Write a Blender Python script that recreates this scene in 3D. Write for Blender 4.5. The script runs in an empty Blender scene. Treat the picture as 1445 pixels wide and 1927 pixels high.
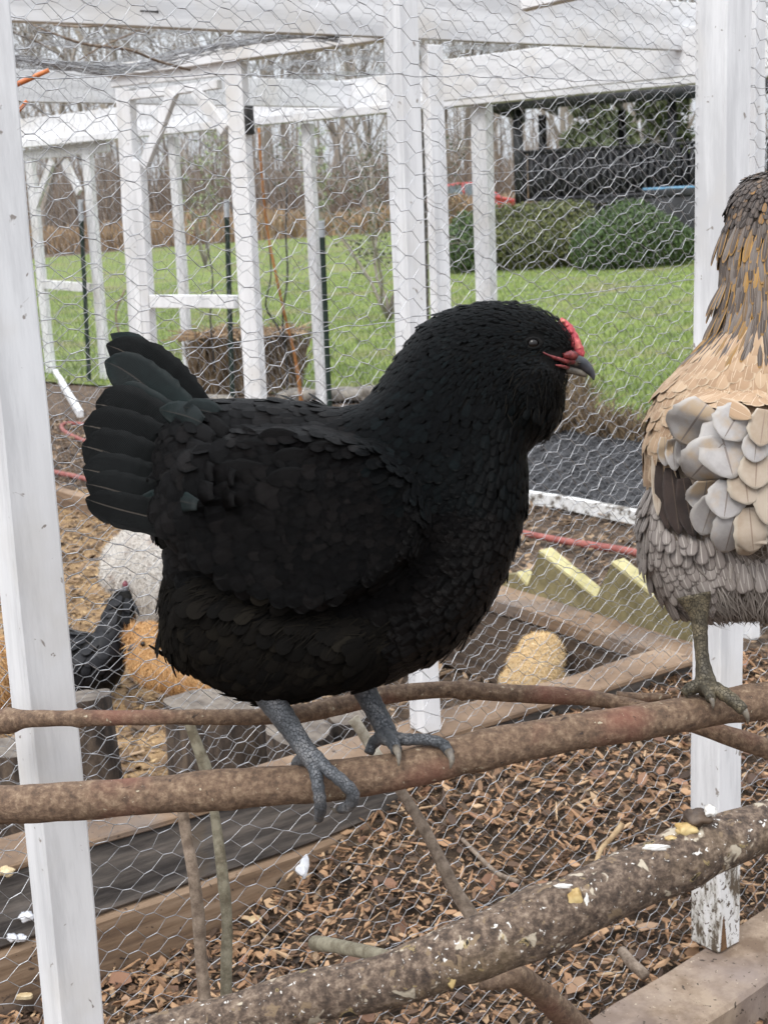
import bpy, math, random
import numpy as np
from mathutils import Vector, noise as mnoise
random.seed(7); rng = np.random.default_rng(11)
scene = bpy.context.scene
# ---------------------------------------------------------------- camera
FOC = 2600.0; CX, CY = 722.5, 963.5          # focal length and centre in photograph pixels
PITCH = math.radians(12.85); ROLL = math.radians(2.95); CAMH = 1.30
f_ = np.array([0, math.cos(PITCH), -math.sin(PITCH)])
_r0 = np.array([1.0, 0, 0]); _u0 = np.array([0, math.sin(PITCH), math.cos(PITCH)])
r_ = math.cos(ROLL) * _r0 - math.sin(ROLL) * _u0
u_ = math.sin(ROLL) * _r0 + math.cos(ROLL) * _u0
CAM = np.array([0, 0, CAMH])
cam = bpy.data.cameras.new('camera'); camo = bpy.data.objects.new('camera', cam)
scene.collection.objects.link(camo); scene.camera = camo
from mathutils import Matrix
camo.matrix_world = Matrix(((r_[0], u_[0], -f_[0], 0), (r_[1], u_[1], -f_[1], 0), (r_[2], u_[2], -f_[2], CAMH), (0, 0, 0, 1)))
cam.sensor_fit = 'HORIZONTAL'; cam.sensor_width = 36; cam.lens = 36 * FOC / 1445.0
cam.clip_start = 0.05; cam.clip_end = 1500
cam.dof.use_dof = True; cam.dof.focus_distance = 1.35; cam.dof.aperture_fstop = 26
# ---------------------------------------------------------------- light
world = bpy.data.worlds.new("World"); scene.world = world; world.use_nodes = True
nt = world.node_tree; bg = nt.nodes['Background']
sky = nt.nodes.new('ShaderNodeTexSky'); sky.sky_type = 'NISHITA'; sky.sun_disc = False
SUN_EL, SUN_AZ = math.radians(52), math.radians(-150)
sky.sun_elevation = SUN_EL; sky.sun_rotation = SUN_AZ; sky.air_density = 1.0; sky.dust_density = 3.0; sky.ozone_density = 1.0
hsv = nt.nodes.new('ShaderNodeHueSaturation'); hsv.inputs['Saturation'].default_value = 0.22; hsv.inputs['Value'].default_value = 1.0
mx = nt.nodes.new('ShaderNodeMixRGB'); mx.inputs[0].default_value = 0.72; mx.inputs[2].default_value = (8.2, 8.6, 9.2, 1)   # cloud deck
nt.links.new(sky.outputs[0], hsv.inputs['Color']); nt.links.new(hsv.outputs[0], mx.inputs[1]); 
tcw = nt.nodes.new('ShaderNodeTexCoord'); sxw = nt.nodes.new('ShaderNodeSeparateXYZ'); nt.links.new(tcw.outputs['Generated'], sxw.inputs[0])
mrw = nt.nodes.new('ShaderNodeMapRange'); mrw.inputs[1].default_value = 0.0; mrw.inputs[2].default_value = 1.0; mrw.inputs[3].default_value = 0.78; mrw.inputs[4].default_value = 3.0
nt.links.new(sxw.outputs[2], mrw.inputs[0]); mulw = nt.nodes.new('ShaderNodeVectorMath'); mulw.operation = 'SCALE'; nt.links.new(mx.outputs[0], mulw.inputs[0]); nt.links.new(mrw.outputs[0], mulw.inputs[3])   # an overcast sky is brighter overhead
nt.links.new(mulw.outputs[0], bg.inputs[0])
bg.inputs[1].default_value = 0.12
sun = bpy.data.lights.new('sun', 'SUN'); sun.energy = 1.3; sun.angle = math.radians(25); sun.color = (1.0, 0.96, 0.9)
suno = bpy.data.objects.new('sun', sun); scene.collection.objects.link(suno)
_sd = Vector((math.sin(SUN_AZ) * math.cos(SUN_EL), math.cos(SUN_AZ) * math.cos(SUN_EL), math.sin(SUN_EL)))
suno.rotation_euler = _sd.to_track_quat('Z', 'Y').to_euler()
scene.view_settings.view_transform = 'Standard'; scene.view_settings.look = 'None'
scene.view_settings.exposure = 0.08; scene.view_settings.gamma = 1.0; scene.view_settings.use_curve_mapping = False
scene.cycles.max_bounces = 6; scene.cycles.transparent_max_bounces = 8

# ---------------------------------------------------------------- helpers: points
def ray(x, y): return f_ + r_ * (x - CX) / FOC - u_ * (y - CY) / FOC
def P(x, y, Z): return CAM + ray(x, y) * Z                    # point at depth Z
def G(x, y, z=0.0):                                           # point on a horizontal plane
    d = ray(x, y); return CAM + d * (z - CAMH) / d[2]
def V(x, y, pt, ang):                                         # point on a vertical plane through pt running at angle ang
    d = ray(x, y); n = np.array([math.cos(math.radians(ang)), -math.sin(math.radians(ang)), 0])
    p0 = np.array([pt[0], pt[1], 0.0]); t = np.dot(p0 - CAM, n) / np.dot(d, n); return CAM + d * t
def dirv(ang): a = math.radians(ang); return np.array([math.sin(a), math.cos(a), 0.0])
def nrm(v): v = np.asarray(v, float); return v / max(1e-12, np.linalg.norm(v))
UP = np.array([0, 0, 1.0])

# ---------------------------------------------------------------- helpers: objects
LOC = {}
def link(o): scene.collection.objects.link(o); return o
def tag(o, label=None, cat=None, group=None, kind=None):
    if label: o['label'] = label
    if cat: o['category'] = cat
    if group: o['group'] = group
    if kind: o['kind'] = kind
    return o
def empty(name, loc, label, cat, group=None):
    o = link(bpy.data.objects.new(name, None)); o.location = [float(c) for c in loc]; o.empty_display_size = 0.1
    LOC[o.name] = np.array(loc, float); return tag(o, label, cat, group)
def np_mesh(name, verts, faces, uvs=None, smooth=True, midx=None):
    verts = np.asarray(verts, np.float32).reshape(-1, 3); me = bpy.data.meshes.new(name)
    me.vertices.add(len(verts)); me.vertices.foreach_set('co', verts.ravel())
    if isinstance(faces, np.ndarray):
        k = faces.shape[1]; nf = len(faces); tot = np.full(nf, k, np.int32); flat = faces.astype(np.int32).ravel()
    else:
        tot = np.array([len(q) for q in faces], np.int32); nf = len(faces)
        flat = np.array([i for q in faces for i in q], np.int32)
    st = np.concatenate([[0], np.cumsum(tot)[:-1]]).astype(np.int32)
    me.loops.add(len(flat)); me.loops.foreach_set('vertex_index', flat)
    me.polygons.add(nf); me.polygons.foreach_set('loop_start', st)
    try: me.polygons.foreach_set('loop_total', tot)
    except Exception: pass
    me.polygons.foreach_set('use_smooth', np.full(nf, smooth, bool))
    if midx is not None: me.polygons.foreach_set('material_index', np.asarray(midx, np.int32))
    if uvs is not None:
        l = me.uv_layers.new(name='UVMap'); l.data.foreach_set('uv', np.asarray(uvs, np.float32)[flat].ravel())
    me.update(calc_edges=True); me.validate(); return me
def part(name, verts, faces, mats, parent=None, uvs=None, smooth=True, midx=None, loc=None):
    """one mesh object; verts are world coordinates, stored relative to the parent (or to loc)"""
    verts = np.asarray(verts, float).reshape(-1, 3)
    base = np.zeros(3)
    if loc is not None: base = np.asarray(loc, float)
    pl = LOC[parent.name] if parent is not None else np.zeros(3)
    me = np_mesh(name, verts - (base if loc is not None else pl), faces, uvs, smooth, midx)
    for m in (mats if isinstance(mats, (list, tuple)) else [mats]): me.materials.append(m)
    o = link(bpy.data.objects.new(name, me))
    if parent is not None:
        o.parent = parent
        if loc is not None: o.location = [float(c) for c in base - pl]
    elif loc is not None: o.location = [float(c) for c in base]
    LOC[o.name] = base if loc is not None else pl
    return o
class MB:
    def __init__(s): s.v = []; s.f = []; s.m = []; s.n = 0
    def add(s, v, f, m=0):
        v = np.asarray(v, float).reshape(-1, 3); s.v.append(v)
        for q in f: s.f.append([int(i) + s.n for i in q]); s.m.append(m)
        s.n += len(v); return s
    def box(s, c, ax, half, m=0):
        c = np.asarray(c, float); a = [np.asarray(q, float) for q in ax]
        v = [c + a[0] * half[0] * i + a[1] * half[1] * j + a[2] * half[2] * k for i in (-1, 1) for j in (-1, 1) for k in (-1, 1)]
        return s.add(v, [(0, 1, 3, 2), (4, 6, 7, 5), (0, 4, 5, 1), (2, 3, 7, 6), (0, 2, 6, 4), (1, 5, 7, 3)], m)
    def tube(s, pts, rad, n=8, m=0, noise=0.0, nscale=30.0, cap=True, squash=1.0):
        v, f = tube_arrays(pts, rad, n, noise, nscale, cap, squash); return s.add(v, f, m)
    def build(s, name, mats, parent=None, smooth=True, loc=None, bevel=0):
        o = part(name, np.concatenate(s.v), s.f, mats, parent, smooth=smooth, midx=s.m, loc=loc)
        if bevel: b = o.modifiers.new('bevel', 'BEVEL'); b.width = bevel; b.segments = 2; b.limit_method = 'ANGLE'
        return o
def frames(pts):
    pts = np.asarray(pts, float); t = np.gradient(pts, axis=0); t /= np.linalg.norm(t, axis=1)[:, None] + 1e-12
    a = np.cross(t[0], UP if abs(t[0][2]) < .9 else np.array([1.0, 0, 0])); a = nrm(a); A = []
    for k in range(len(pts)):
        a = nrm(a - t[k] * np.dot(a, t[k])); A.append(a)
    A = np.array(A); return t, A, np.cross(t, A)
def tube_arrays(pts, rad, n=8, noise=0.0, nscale=30.0, cap=True, squash=1.0):
    pts = np.asarray(pts, float); rad = np.broadcast_to(np.asarray(rad, float), (len(pts),))
    t, A, B = frames(pts); v = []; f = []
    for k in range(len(pts)):
        for j in range(n):
            th = 2 * math.pi * j / n; d = A[k] * math.cos(th) + B[k] * math.sin(th) * squash; rr = rad[k]
            if noise:
                q = (pts[k] + d * rad[k]) * nscale
                rr *= 1 + noise * (mnoise.noise(Vector(q)) + .5 * mnoise.noise(Vector(q * 2.7)))
            v.append(pts[k] + d * rr)
    for k in range(len(pts) - 1):
        for j in range(n): f.append((k * n + j, k * n + (j + 1) % n, (k + 1) * n + (j + 1) % n, (k + 1) * n + j))
    if cap:
        f.append(tuple(range(n))[::-1]); f.append(tuple((len(pts) - 1) * n + j for j in range(n)))
    return np.array(v), f
def spline(ctrl, step):
    """Catmull-Rom through rows of numbers"""
    c = np.asarray(ctrl, float); c = np.vstack([2 * c[0] - c[1], c, 2 * c[-1] - c[-2]]); out = []
    for i in range(1, len(c) - 2):
        L = np.linalg.norm(c[i + 1][:3] - c[i][:3]); m = max(2, int(L / step))
        for t in np.linspace(0, 1, m, endpoint=False):
            out.append(.5 * ((2 * c[i]) + (-c[i - 1] + c[i + 1]) * t + (2 * c[i - 1] - 5 * c[i] + 4 * c[i + 1] - c[i + 2]) * t * t + (-c[i - 1] + 3 * c[i] - 3 * c[i + 1] + c[i + 2]) * t ** 3))
    out.append(c[-2]); return np.array(out)
def pxpath(rows, step):                                       # rows (px, py, depth, radius px) -> points, radii
    w = [list(P(x, y, Z)) + [R * Z / FOC] for x, y, Z, R in rows]; s = spline(w, step); return s[:, :3], s[:, 3]
def segs(p0, p1, r0, r1, n=3):                                # many straight prisms at once
    p0 = np.asarray(p0, float); p1 = np.asarray(p1, float); N = len(p0)
    r0 = np.broadcast_to(r0, (N,)); r1 = np.broadcast_to(r1, (N,))
    d = p1 - p0; d /= np.linalg.norm(d, axis=1)[:, None] + 1e-12
    ref = np.where(np.abs(d[:, 2:3]) < .8, np.array([[0, 0, 1.0]]), np.array([[1.0, 0, 0]]))
    a = np.cross(d, ref); a /= np.linalg.norm(a, axis=1)[:, None] + 1e-12; b = np.cross(d, a)
    th = np.arange(n) * 2 * math.pi / n
    ring = a[:, None, :] * np.cos(th)[None, :, None] + b[:, None, :] * np.sin(th)[None, :, None]
    v = np.concatenate([p0[:, None] + ring * r0[:, None, None], p1[:, None] + ring * r1[:, None, None]], axis=1)
    base = (np.arange(N) * 2 * n)[:, None, None]
    j = np.arange(n); q = np.stack([j, (j + 1) % n, n + (j + 1) % n, n + j], axis=1)[None]
    return v.reshape(-1, 3), (base + q).reshape(-1, 4)
def scatter(tv, tf, Ps, X, Y, Z, S, uv=None):                 # copies of a template in given frames; S (N,) or (N,3)
    tv = np.asarray(tv, float); S = np.asarray(S, float)
    if S.ndim == 1: S = np.repeat(S[:, None], 3, axis=1)
    v = (Ps[:, None] + X[:, None] * (tv[None, :, 0:1] * S[:, None, 0:1]) + Y[:, None] * (tv[None, :, 1:2] * S[:, None, 1:2]) + Z[:, None] * (tv[None, :, 2:3] * S[:, None, 2:3]))
    f = (np.asarray(tf)[None] + (np.arange(len(Ps)) * len(tv))[:, None, None]).reshape(-1, np.asarray(tf).shape[1])
    return v.reshape(-1, 3), f, (np.tile(uv, (len(Ps), 1)) if uv is not None else None)
def unit(a): return a / (np.linalg.norm(a, axis=1)[:, None] + 1e-12)
def in_poly(x, y, poly):
    poly = np.asarray(poly, float); ins = np.zeros(np.shape(x), bool); j = len(poly) - 1
    for i in range(len(poly)):
        xi, yi = poly[i]; xj, yj = poly[j]
        c = ((yi > y) != (yj > y)) & (x < (xj - xi) * (y - yi) / ((yj - yi) + 1e-12) + xi); ins ^= c; j = i
    return ins

# ---------------------------------------------------------------- helpers: materials
def mat(name, cols, scale=8.0, detail=6.0, rough=0.8, bump=0.3, bdist=0.01, stretch=(1, 1, 1), island=0.0, metallic=0.0,
        specks=None, spec=0.5, second=None, bscale=None, uvline=None, sheen=0.0, rotz=0.0, translucent=0.0):
    """noise between colour stops; island = how much each loose piece differs; specks (colour, scale, threshold);
    second (colour, scale, lo, hi) larger patches; uvline (shaft colour, edge colour) for feathers"""
    m = bpy.data.materials.new(name); m.use_nodes = True; N = m.node_tree.nodes; L = m.node_tree.links
    b = N['Principled BSDF']; b.inputs['Roughness'].default_value = rough; b.inputs['Metallic'].default_value = metallic
    b.inputs['Specular IOR Level'].default_value = spec
    tc = N.new('ShaderNodeTexCoord'); mp = N.new('ShaderNodeMapping'); mp.inputs['Scale'].default_value = stretch
    mp.inputs['Rotation'].default_value = (0, 0, rotz)
    L.new(tc.outputs['Object'], mp.inputs[0])
    ns = N.new('ShaderNodeTexNoise'); ns.inputs['Scale'].default_value = scale; ns.inputs['Detail'].default_value = detail; ns.inputs['Roughness'].default_value = .7
    L.new(mp.outputs[0], ns.inputs['Vector'])
    cr = N.new('ShaderNodeValToRGB'); e = cr.color_ramp.elements
    while len(e) < len(cols): e.new(.5)
    if not island: cols = [(.5 + (p - .5) * .5, c) for p, c in cols]
    for k, (p, c) in enumerate(cols): e[k].position = p; e[k].color = (*c, 1)
    fac = ns.outputs['Fac']
    if island:
        ge = N.new('ShaderNodeNewGeometry'); ma = N.new('ShaderNodeMath'); ma.operation = 'MULTIPLY_ADD'; ma.inputs[1].default_value = island; 
        L.new(ge.outputs['Random Per Island'], ma.inputs[0])
        mb = N.new('ShaderNodeMath'); mb.operation = 'MULTIPLY'; mb.inputs[1].default_value = 1 - island; L.new(fac, mb.inputs[0]); L.new(mb.outputs[0], ma.inputs[2]); fac = ma.outputs[0]
    L.new(fac, cr.inputs[0]); col = cr.outputs[0]
    if second:
        n2 = N.new('ShaderNodeTexNoise'); n2.inputs['Scale'].default_value = second[1]; n2.inputs['Detail'].default_value = 5; L.new(tc.outputs['Object'], n2.inputs['Vector'])
        r2 = N.new('ShaderNodeMapRange'); r2.inputs[1].default_value = second[2]; r2.inputs[2].default_value = second[3]; L.new(n2.outputs['Fac'], r2.inputs[0])
        mm = N.new('ShaderNodeMixRGB'); mm.inputs[2].default_value = (*second[0], 1); L.new(r2.outputs[0], mm.inputs[0]); L.new(col, mm.inputs[1]); col = mm.outputs[0]
    for sp in (specks or []):
        vo = N.new('ShaderNodeTexNoise'); vo.inputs['Scale'].default_value = sp[1]; vo.inputs['Detail'].default_value = 3; vo.inputs['Distortion'].default_value = .6
        L.new(mp.outputs[0] if len(sp) > 3 else tc.outputs['Object'], vo.inputs['Vector'])
        rg = N.new('ShaderNodeMapRange'); rg.inputs[1].default_value = sp[2]; rg.inputs[2].default_value = sp[2] + .03; L.new(vo.outputs['Fac'], rg.inputs[0])
        mm = N.new('ShaderNodeMixRGB'); mm.inputs[2].default_value = (*sp[0], 1); L.new(rg.outputs[0], mm.inputs[0]); L.new(col, mm.inputs[1]); col = mm.outputs[0]
    bsrc = ns.outputs['Fac']
    if bscale:
        n3 = N.new('ShaderNodeTexNoise'); n3.inputs['Scale'].default_value = bscale; n3.inputs['Detail'].default_value = 6; L.new(mp.outputs[0], n3.inputs['Vector']); bsrc = n3.outputs['Fac']
    if uvline:
        sx = N.new('ShaderNodeSeparateXYZ'); L.new(tc.outputs['UV'], sx.inputs[0])
        a = N.new('ShaderNodeMath'); a.operation = 'SUBTRACT'; a.inputs[1].default_value = .5; L.new(sx.outputs[0], a.inputs[0])
        ab = N.new('ShaderNodeMath'); ab.operation = 'ABSOLUTE'; L.new(a.outputs[0], ab.inputs[0])
        if uvline[0]:
            rg = N.new('ShaderNodeMapRange'); rg.inputs[1].default_value = uvline[2] if len(uvline) > 2 else .05; rg.inputs[2].default_value = .015; L.new(ab.outputs[0], rg.inputs[0])
            mm = N.new('ShaderNodeMixRGB'); mm.inputs[2].default_value = (*uvline[0], 1); L.new(rg.outputs[0], mm.inputs[0]); L.new(col, mm.inputs[1]); col = mm.outputs[0]
        if uvline[1]:
            y2 = N.new('ShaderNodeMath'); y2.operation = 'SUBTRACT'; y2.inputs[1].default_value = .55; L.new(sx.outputs[1], y2.inputs[0])
            mxm = N.new('ShaderNodeMath'); mxm.operation = 'MAXIMUM'; L.new(ab.outputs[0], mxm.inputs[0]); L.new(y2.outputs[0], mxm.inputs[1])
            rg = N.new('ShaderNodeMapRange'); rg.inputs[1].default_value = .36; rg.inputs[2].default_value = .46; L.new(mxm.outputs[0], rg.inputs[0])
            mm = N.new('ShaderNodeMixRGB'); mm.inputs[2].default_value = (*uvline[1], 1); L.new(rg.outputs[0], mm.inputs[0]); L.new(col, mm.inputs[1]); col = mm.outputs[0]
        # barbs: fine slanting ridges
        wv = N.new('ShaderNodeTexWave'); wv.inputs['Scale'].default_value = 14; wv.inputs['Distortion'].default_value = 1.5; wv.bands_direction = 'Y'
        cm = N.new('ShaderNodeCombineXYZ'); mu = N.new('ShaderNodeMath'); mu.operation = 'MULTIPLY_ADD'; mu.inputs[1].default_value = -.9
        L.new(ab.outputs[0], mu.inputs[0]); L.new(sx.outputs[1], mu.inputs[2]); L.new(sx.outputs[0], cm.inputs[0]); L.new(mu.outputs[0], cm.inputs[1]); L.new(cm.outputs[0], wv.inputs[0]); bsrc = wv.outputs['Fac']
    L.new(col, b.inputs['Base Color'])
    if bump:
        bp = N.new('ShaderNodeBump'); bp.inputs['Strength'].default_value = bump; bp.inputs['Distance'].default_value = bdist
        L.new(bsrc, bp.inputs['Height']); L.new(bp.outputs[0], b.inputs['Normal'])
    if sheen:
        b.inputs['Sheen Weight'].default_value = sheen; b.inputs['Sheen Roughness'].default_value = .4
    if translucent:
        out = N['Material Output']; tr = N.new('ShaderNodeBsdfTranslucent'); ms = N.new('ShaderNodeMixShader'); ms.inputs[0].default_value = translucent
        L.new(col, tr.inputs[0]); L.new(b.outputs[0], ms.inputs[1]); L.new(tr.outputs[0], ms.inputs[2]); L.new(ms.outputs[0], out.inputs[0])
    return m
M = {}
M['white'] = mat('white_paint', [(.3, (.56, .56, .57)), (.5, (.70, .70, .71)), (.75, (.78, .78, .79))], 10, 8, .62, .35, .004, (1, 1, .12), specks=[((.28, .25, .23), 55, .69), ((.45, .43, .42), 20, .70, 1)], second=((.60, .57, .53), 5, .52, .75))
M['white_h'] = mat('white_paint_boards', [(.3, (.56, .56, .57)), (.5, (.70, .70, .71)), (.75, (.78, .78, .79))], 9, 8, .62, .35, .004, (.13, .13, 1.2), specks=[((.28, .25, .23), 55, .70)], second=((.60, .57, .53), 4, .52, .75))
M['white2'] = mat('white_paint_far', [(.3, (.60, .60, .61)), (.6, (.74, .74, .745))], 7, 6, .65, .3, .004, (1, 1, .2), second=((.55, .53, .50), 3, .5, .7))
M['dirty'] = mat('mud_splashed_paint', [(.36, (.10, .075, .05)), (.46, (.52, .50, .46)), (.6, (.70, .69, .68))], 42, 8, .7, .5, .004, (1, 1, .3), specks=[((.10, .075, .055), 120, .58)])
M['wire'] = mat('galvanised_wire', [(.3, (.28, .28, .29)), (.7, (.56, .56, .57))], 60, 3, .3, 0, metallic=.9)
M['wire_dull'] = mat('weathered_wire', [(.3, (.25, .25, .26)), (.7, (.42, .42, .43))], 60, 3, .4, 0, metallic=.8)
M['bark'] = mat('reddish_bark', [(.1, (.06, .038, .025)), (.45, (.145, .090, .057)), (.6, (.20, .13, .083)), (.95, (.36, .265, .175))], 150, 12, .85, 1.0, .003, second=((.20, .075, .05), 9, .52, .72), specks=[((.42, .36, .26), 160, .69), ((.04, .025, .018), 90, .71)])
M['bark2'] = mat('grey_bark', [(.15, (.025, .017, .013)), (.42, (.085, .057, .04)), (.6, (.17, .12, .086)), (.9, (.36, .28, .205))], 150, 12, .85, 1.0, .004, second=((.23, .16, .08), 7, .55, .8), specks=[((.22, .155, .095), 95, .62), ((.50, .43, .33), 60, .63), ((.50, .38, .17), 70, .665), ((.74, .71, .66), 230, .66), ((.02, .014, .01), 70, .68)])
M['twig'] = mat('twig_bark', [(.3, (.12, .085, .06)), (.7, (.26, .20, .15))], 80, 6, .85, .5, .002)
M['twig_green'] = mat('lichened_twig', [(.3, (.12, .10, .065)), (.7, (.26, .235, .17))], 60, 6, .85, .5, .002)
M['timber'] = mat('old_timber', [(.3, (.11, .07, .045)), (.5, (.20, .13, .08)), (.75, (.30, .21, .14))], 9, 9, .85, .6, .004, (.25, .25, 3), specks=[((.06, .04, .03), 70, .66)], second=((.14, .115, .10), 4, .5, .7))
M['timber_dark'] = mat('damp_timber', [(.3, (.035, .03, .028)), (.5, (.085, .074, .066)), (.75, (.17, .145, .125))], 10, 9, .75, .6, .004, (.3, .3, 3), second=((.16, .11, .06), 5, .58, .75))
M['timber_sill'] = mat('dusty_sill_timber', [(.3, (.15, .10, .065)), (.5, (.23, .165, .115)), (.75, (.33, .25, .18))], 14, 9, .9, .7, .004, specks=[((.05, .035, .025), 95, .66), ((.5, .42, .32), 140, .70)], second=((.26, .21, .19), 5, .5, .75))
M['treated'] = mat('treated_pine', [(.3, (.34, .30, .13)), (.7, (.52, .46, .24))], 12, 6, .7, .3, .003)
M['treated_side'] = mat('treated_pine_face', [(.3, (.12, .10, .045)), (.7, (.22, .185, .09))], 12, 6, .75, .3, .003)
M['soil'] = mat('damp_soil', [(.3, (.04, .026, .017)), (.55, (.105, .068, .042)), (.8, (.19, .13, .08))], 22, 12, .95, 1.0, .02)
M['straw_soil'] = mat('tan_litter', [(.3, (.15, .09, .045)), (.55, (.30, .19, .09)), (.8, (.42, .28, .15))], 14, 12, .95, 1.0, .02)
M['gravel'] = mat('dark_gravel', [(.3, (.016, .016, .018)), (.55, (.05, .05, .055)), (.75, (.11, .105, .105))], 60, 12, .9, 1.0, .02)
M['chips'] = mat('bark_chips', [(.1, (.03, .02, .014)), (.33, (.095, .055, .034)), (.5, (.20, .115, .063)), (.66, (.32, .18, .095)), (.82, (.43, .265, .15)), (.94, (.50, .36, .22))], 30, 4, .85, .4, .003, island=.8)
M['chips_dark'] = mat('old_bark_chips', [(.0, (.04, .027, .018)), (.4, (.11, .072, .046)), (.7, (.21, .14, .085)), (.9, (.34, .235, .145)), (1, (.46, .35, .23))], 30, 4, .9, .4, .003, island=.8)
M['chips_tan'] = mat('tan_straw', [(.0, (.12, .075, .04)), (.4, (.27, .17, .08)), (.8, (.42, .29, .15)), (1, (.55, .42, .25))], 30, 4, .9, .4, .003, island=.8)
M['leaf'] = mat('dead_leaves', [(.1, (.06, .035, .022)), (.4, (.14, .07, .04)), (.7, (.25, .125, .07)), (.95, (.34, .23, .14))], 30, 4, .7, .4, .003, island=.75)
M['grass_ground'] = mat('lawn_ground', [(.3, (.085, .125, .02)), (.5, (.13, .178, .029)), (.7, (.175, .215, .045))], 2.2, 12, .95, .6, .03, second=((.18, .16, .07), .8, .5, .7), bscale=40)
M['blade'] = mat('grass_blades', [(.0, (.06, .10, .015)), (.5, (.115, .172, .028)), (.85, (.18, .235, .048)), (1, (.29, .27, .12))], 3, 3, .7, 0, island=.7)
M['dry'] = mat('dry_grass', [(.0, (.17, .11, .065)), (.5, (.32, .215, .125)), (1, (.48, .35, .22))], 2, 3, .9, 0, island=.7)
M['brush'] = mat('brown_brush', [(.0, (.12, .085, .065)), (.5, (.22, .165, .125)), (1, (.34, .27, .21))], 2, 3, .9, 0, island=.7)
M['trunk'] = mat('bare_tree_bark', [(.3, (.16, .135, .11)), (.7, (.34, .295, .25))], 4, 5, .95, .2, .01, island=.5)
M['dead_clump'] = mat('dead_stalks', [(.0, (.05, .033, .02)), (.5, (.14, .095, .055)), (1, (.30, .22, .13))], 20, 3, .9, 0, island=.8)
M['hedge'] = mat('hedge_leaves', [(.0, (.022, .045, .012)), (.5, (.05, .092, .022)), (.85, (.09, .145, .035)), (1, (.16, .18, .06))], 3, 3, .6, 0, island=.7)
M['hedge_yellow'] = mat('yellowed_hedge_leaves', [(.0, (.04, .055, .014)), (.5, (.10, .115, .03)), (1, (.20, .20, .06))], 3, 3, .6, 0, island=.7)
M['cedar'] = mat('cedar_leaves', [(.0, (.035, .05, .02)), (.5, (.075, .095, .035)), (1, (.14, .15, .07))], 3, 3, .7, 0, island=.7)
M['holly'] = mat('dull_leaves', [(.0, (.03, .04, .02)), (.6, (.07, .085, .045)), (1, (.15, .15, .09))], 3, 3, .5, 0, island=.7)
M['pale_green'] = mat('pale_green_foliage', [(.0, (.16, .20, .09)), (.6, (.28, .34, .17)), (1, (.42, .46, .28))], 3, 3, .8, 0, island=.7)
M['black_wood'] = mat('black_stained_wood', [(.3, (.012, .012, .015)), (.7, (.03, .03, .035))], 4, 4, .6, .2, .004)
M['tpost'] = mat('dark_green_steel', [(.3, (.012, .028, .02)), (.7, (.025, .045, .035))], 20, 4, .5, .2, .002)
M['tcap'] = mat('pale_post_top', [(.3, (.38, .40, .42)), (.7, (.50, .52, .54))], 20, 4, .6, .1, .002)
M['hose'] = mat('red_hose', [(.3, (.20, .05, .04)), (.7, (.31, .095, .075))], 30, 4, .55, .1, .002)
M['cord'] = mat('orange_cord', [(.3, (.45, .12, .03)), (.7, (.56, .18, .05))], 30, 3, .5, .1, .001)
M['rust'] = mat('rusty_rod', [(.3, (.32, .13, .04)), (.7, (.48, .22, .07))], 30, 4, .8, .2, .002)
M['iron'] = mat('black_iron', [(.3, (.012, .012, .012)), (.7, (.03, .027, .025))], 30, 4, .6, .2, .002)
M['stone'] = mat('border_stone', [(.3, (.12, .105, .09)), (.7, (.28, .25, .21))], 9, 6, .9, .5, .01)
M['log_end'] = mat('weathered_log_end', [(.3, (.07, .055, .045)), (.7, (.19, .16, .13))], 14, 8, .9, .6, .005)
M['log_bark'] = mat('dark_log_bark', [(.3, (.025, .018, .014)), (.5, (.07, .05, .038)), (.8, (.16, .115, .08))], 18, 9, .9, 1.0, .01, (1, 1, .35))

def scaly(name, cols, scale=330, rough=.6):
    m = mat(name, cols, 60, 4, rough, 0); N = m.node_tree.nodes; L = m.node_tree.links; b = N['Principled BSDF']; tc = N['Texture Coordinate'] if 'Texture Coordinate' in N else N.new('ShaderNodeTexCoord')
    vo = N.new('ShaderNodeTexVoronoi'); vo.feature = 'DISTANCE_TO_EDGE'; vo.inputs['Scale'].default_value = scale; L.new(tc.outputs['Object'], vo.inputs['Vector'])
    rg = N.new('ShaderNodeMapRange'); rg.inputs[1].default_value = 0; rg.inputs[2].default_value = .07; L.new(vo.outputs['Distance'], rg.inputs[0])
    src = b.inputs['Base Color'].links[0].from_socket; mm = N.new('ShaderNodeMixRGB'); mm.inputs[1].default_value = (*[c * 1.0 for c in cols[0][1]], 1); L.new(rg.outputs[0], mm.inputs[0]); L.new(src, mm.inputs[2]); L.new(mm.outputs[0], b.inputs['Base Color'])
    bp = N.new('ShaderNodeBump'); bp.inputs['Strength'].default_value = 1; bp.inputs['Distance'].default_value = .0012; L.new(rg.outputs[0], bp.inputs['Height']); L.new(bp.outputs[0], b.inputs['Normal']); return m
# ================================================================ THE SETTING
def sheet(name, poly, z, m, n=1, kind='structure', cat=None, label=None):
    v = [(p[0], p[1], z) for p in poly]
    o = part(name, v, [tuple(range(len(v)))], m, smooth=False); tag(o, label, cat, kind=kind); return o
U1 = 54.5                                                      # heading of the near fence
P1 = G(1298, 1797, .09); P2 = np.array([-.04, 2.48, 0]); U2 = 57.0
FP = np.array([-.37, 8.97, 0]); UF = -42.0
AP = G(0, 38, 1.85); UA = 49.6; QP = G(455, 112, 1.85); UQ = -50.0; CP = G(0, 190, 1.84); UC = 45.0
d1 = dirv(U1); n1 = np.array([-d1[1], d1[0], 0])              # n1 points away from the camera side, to the far left
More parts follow.
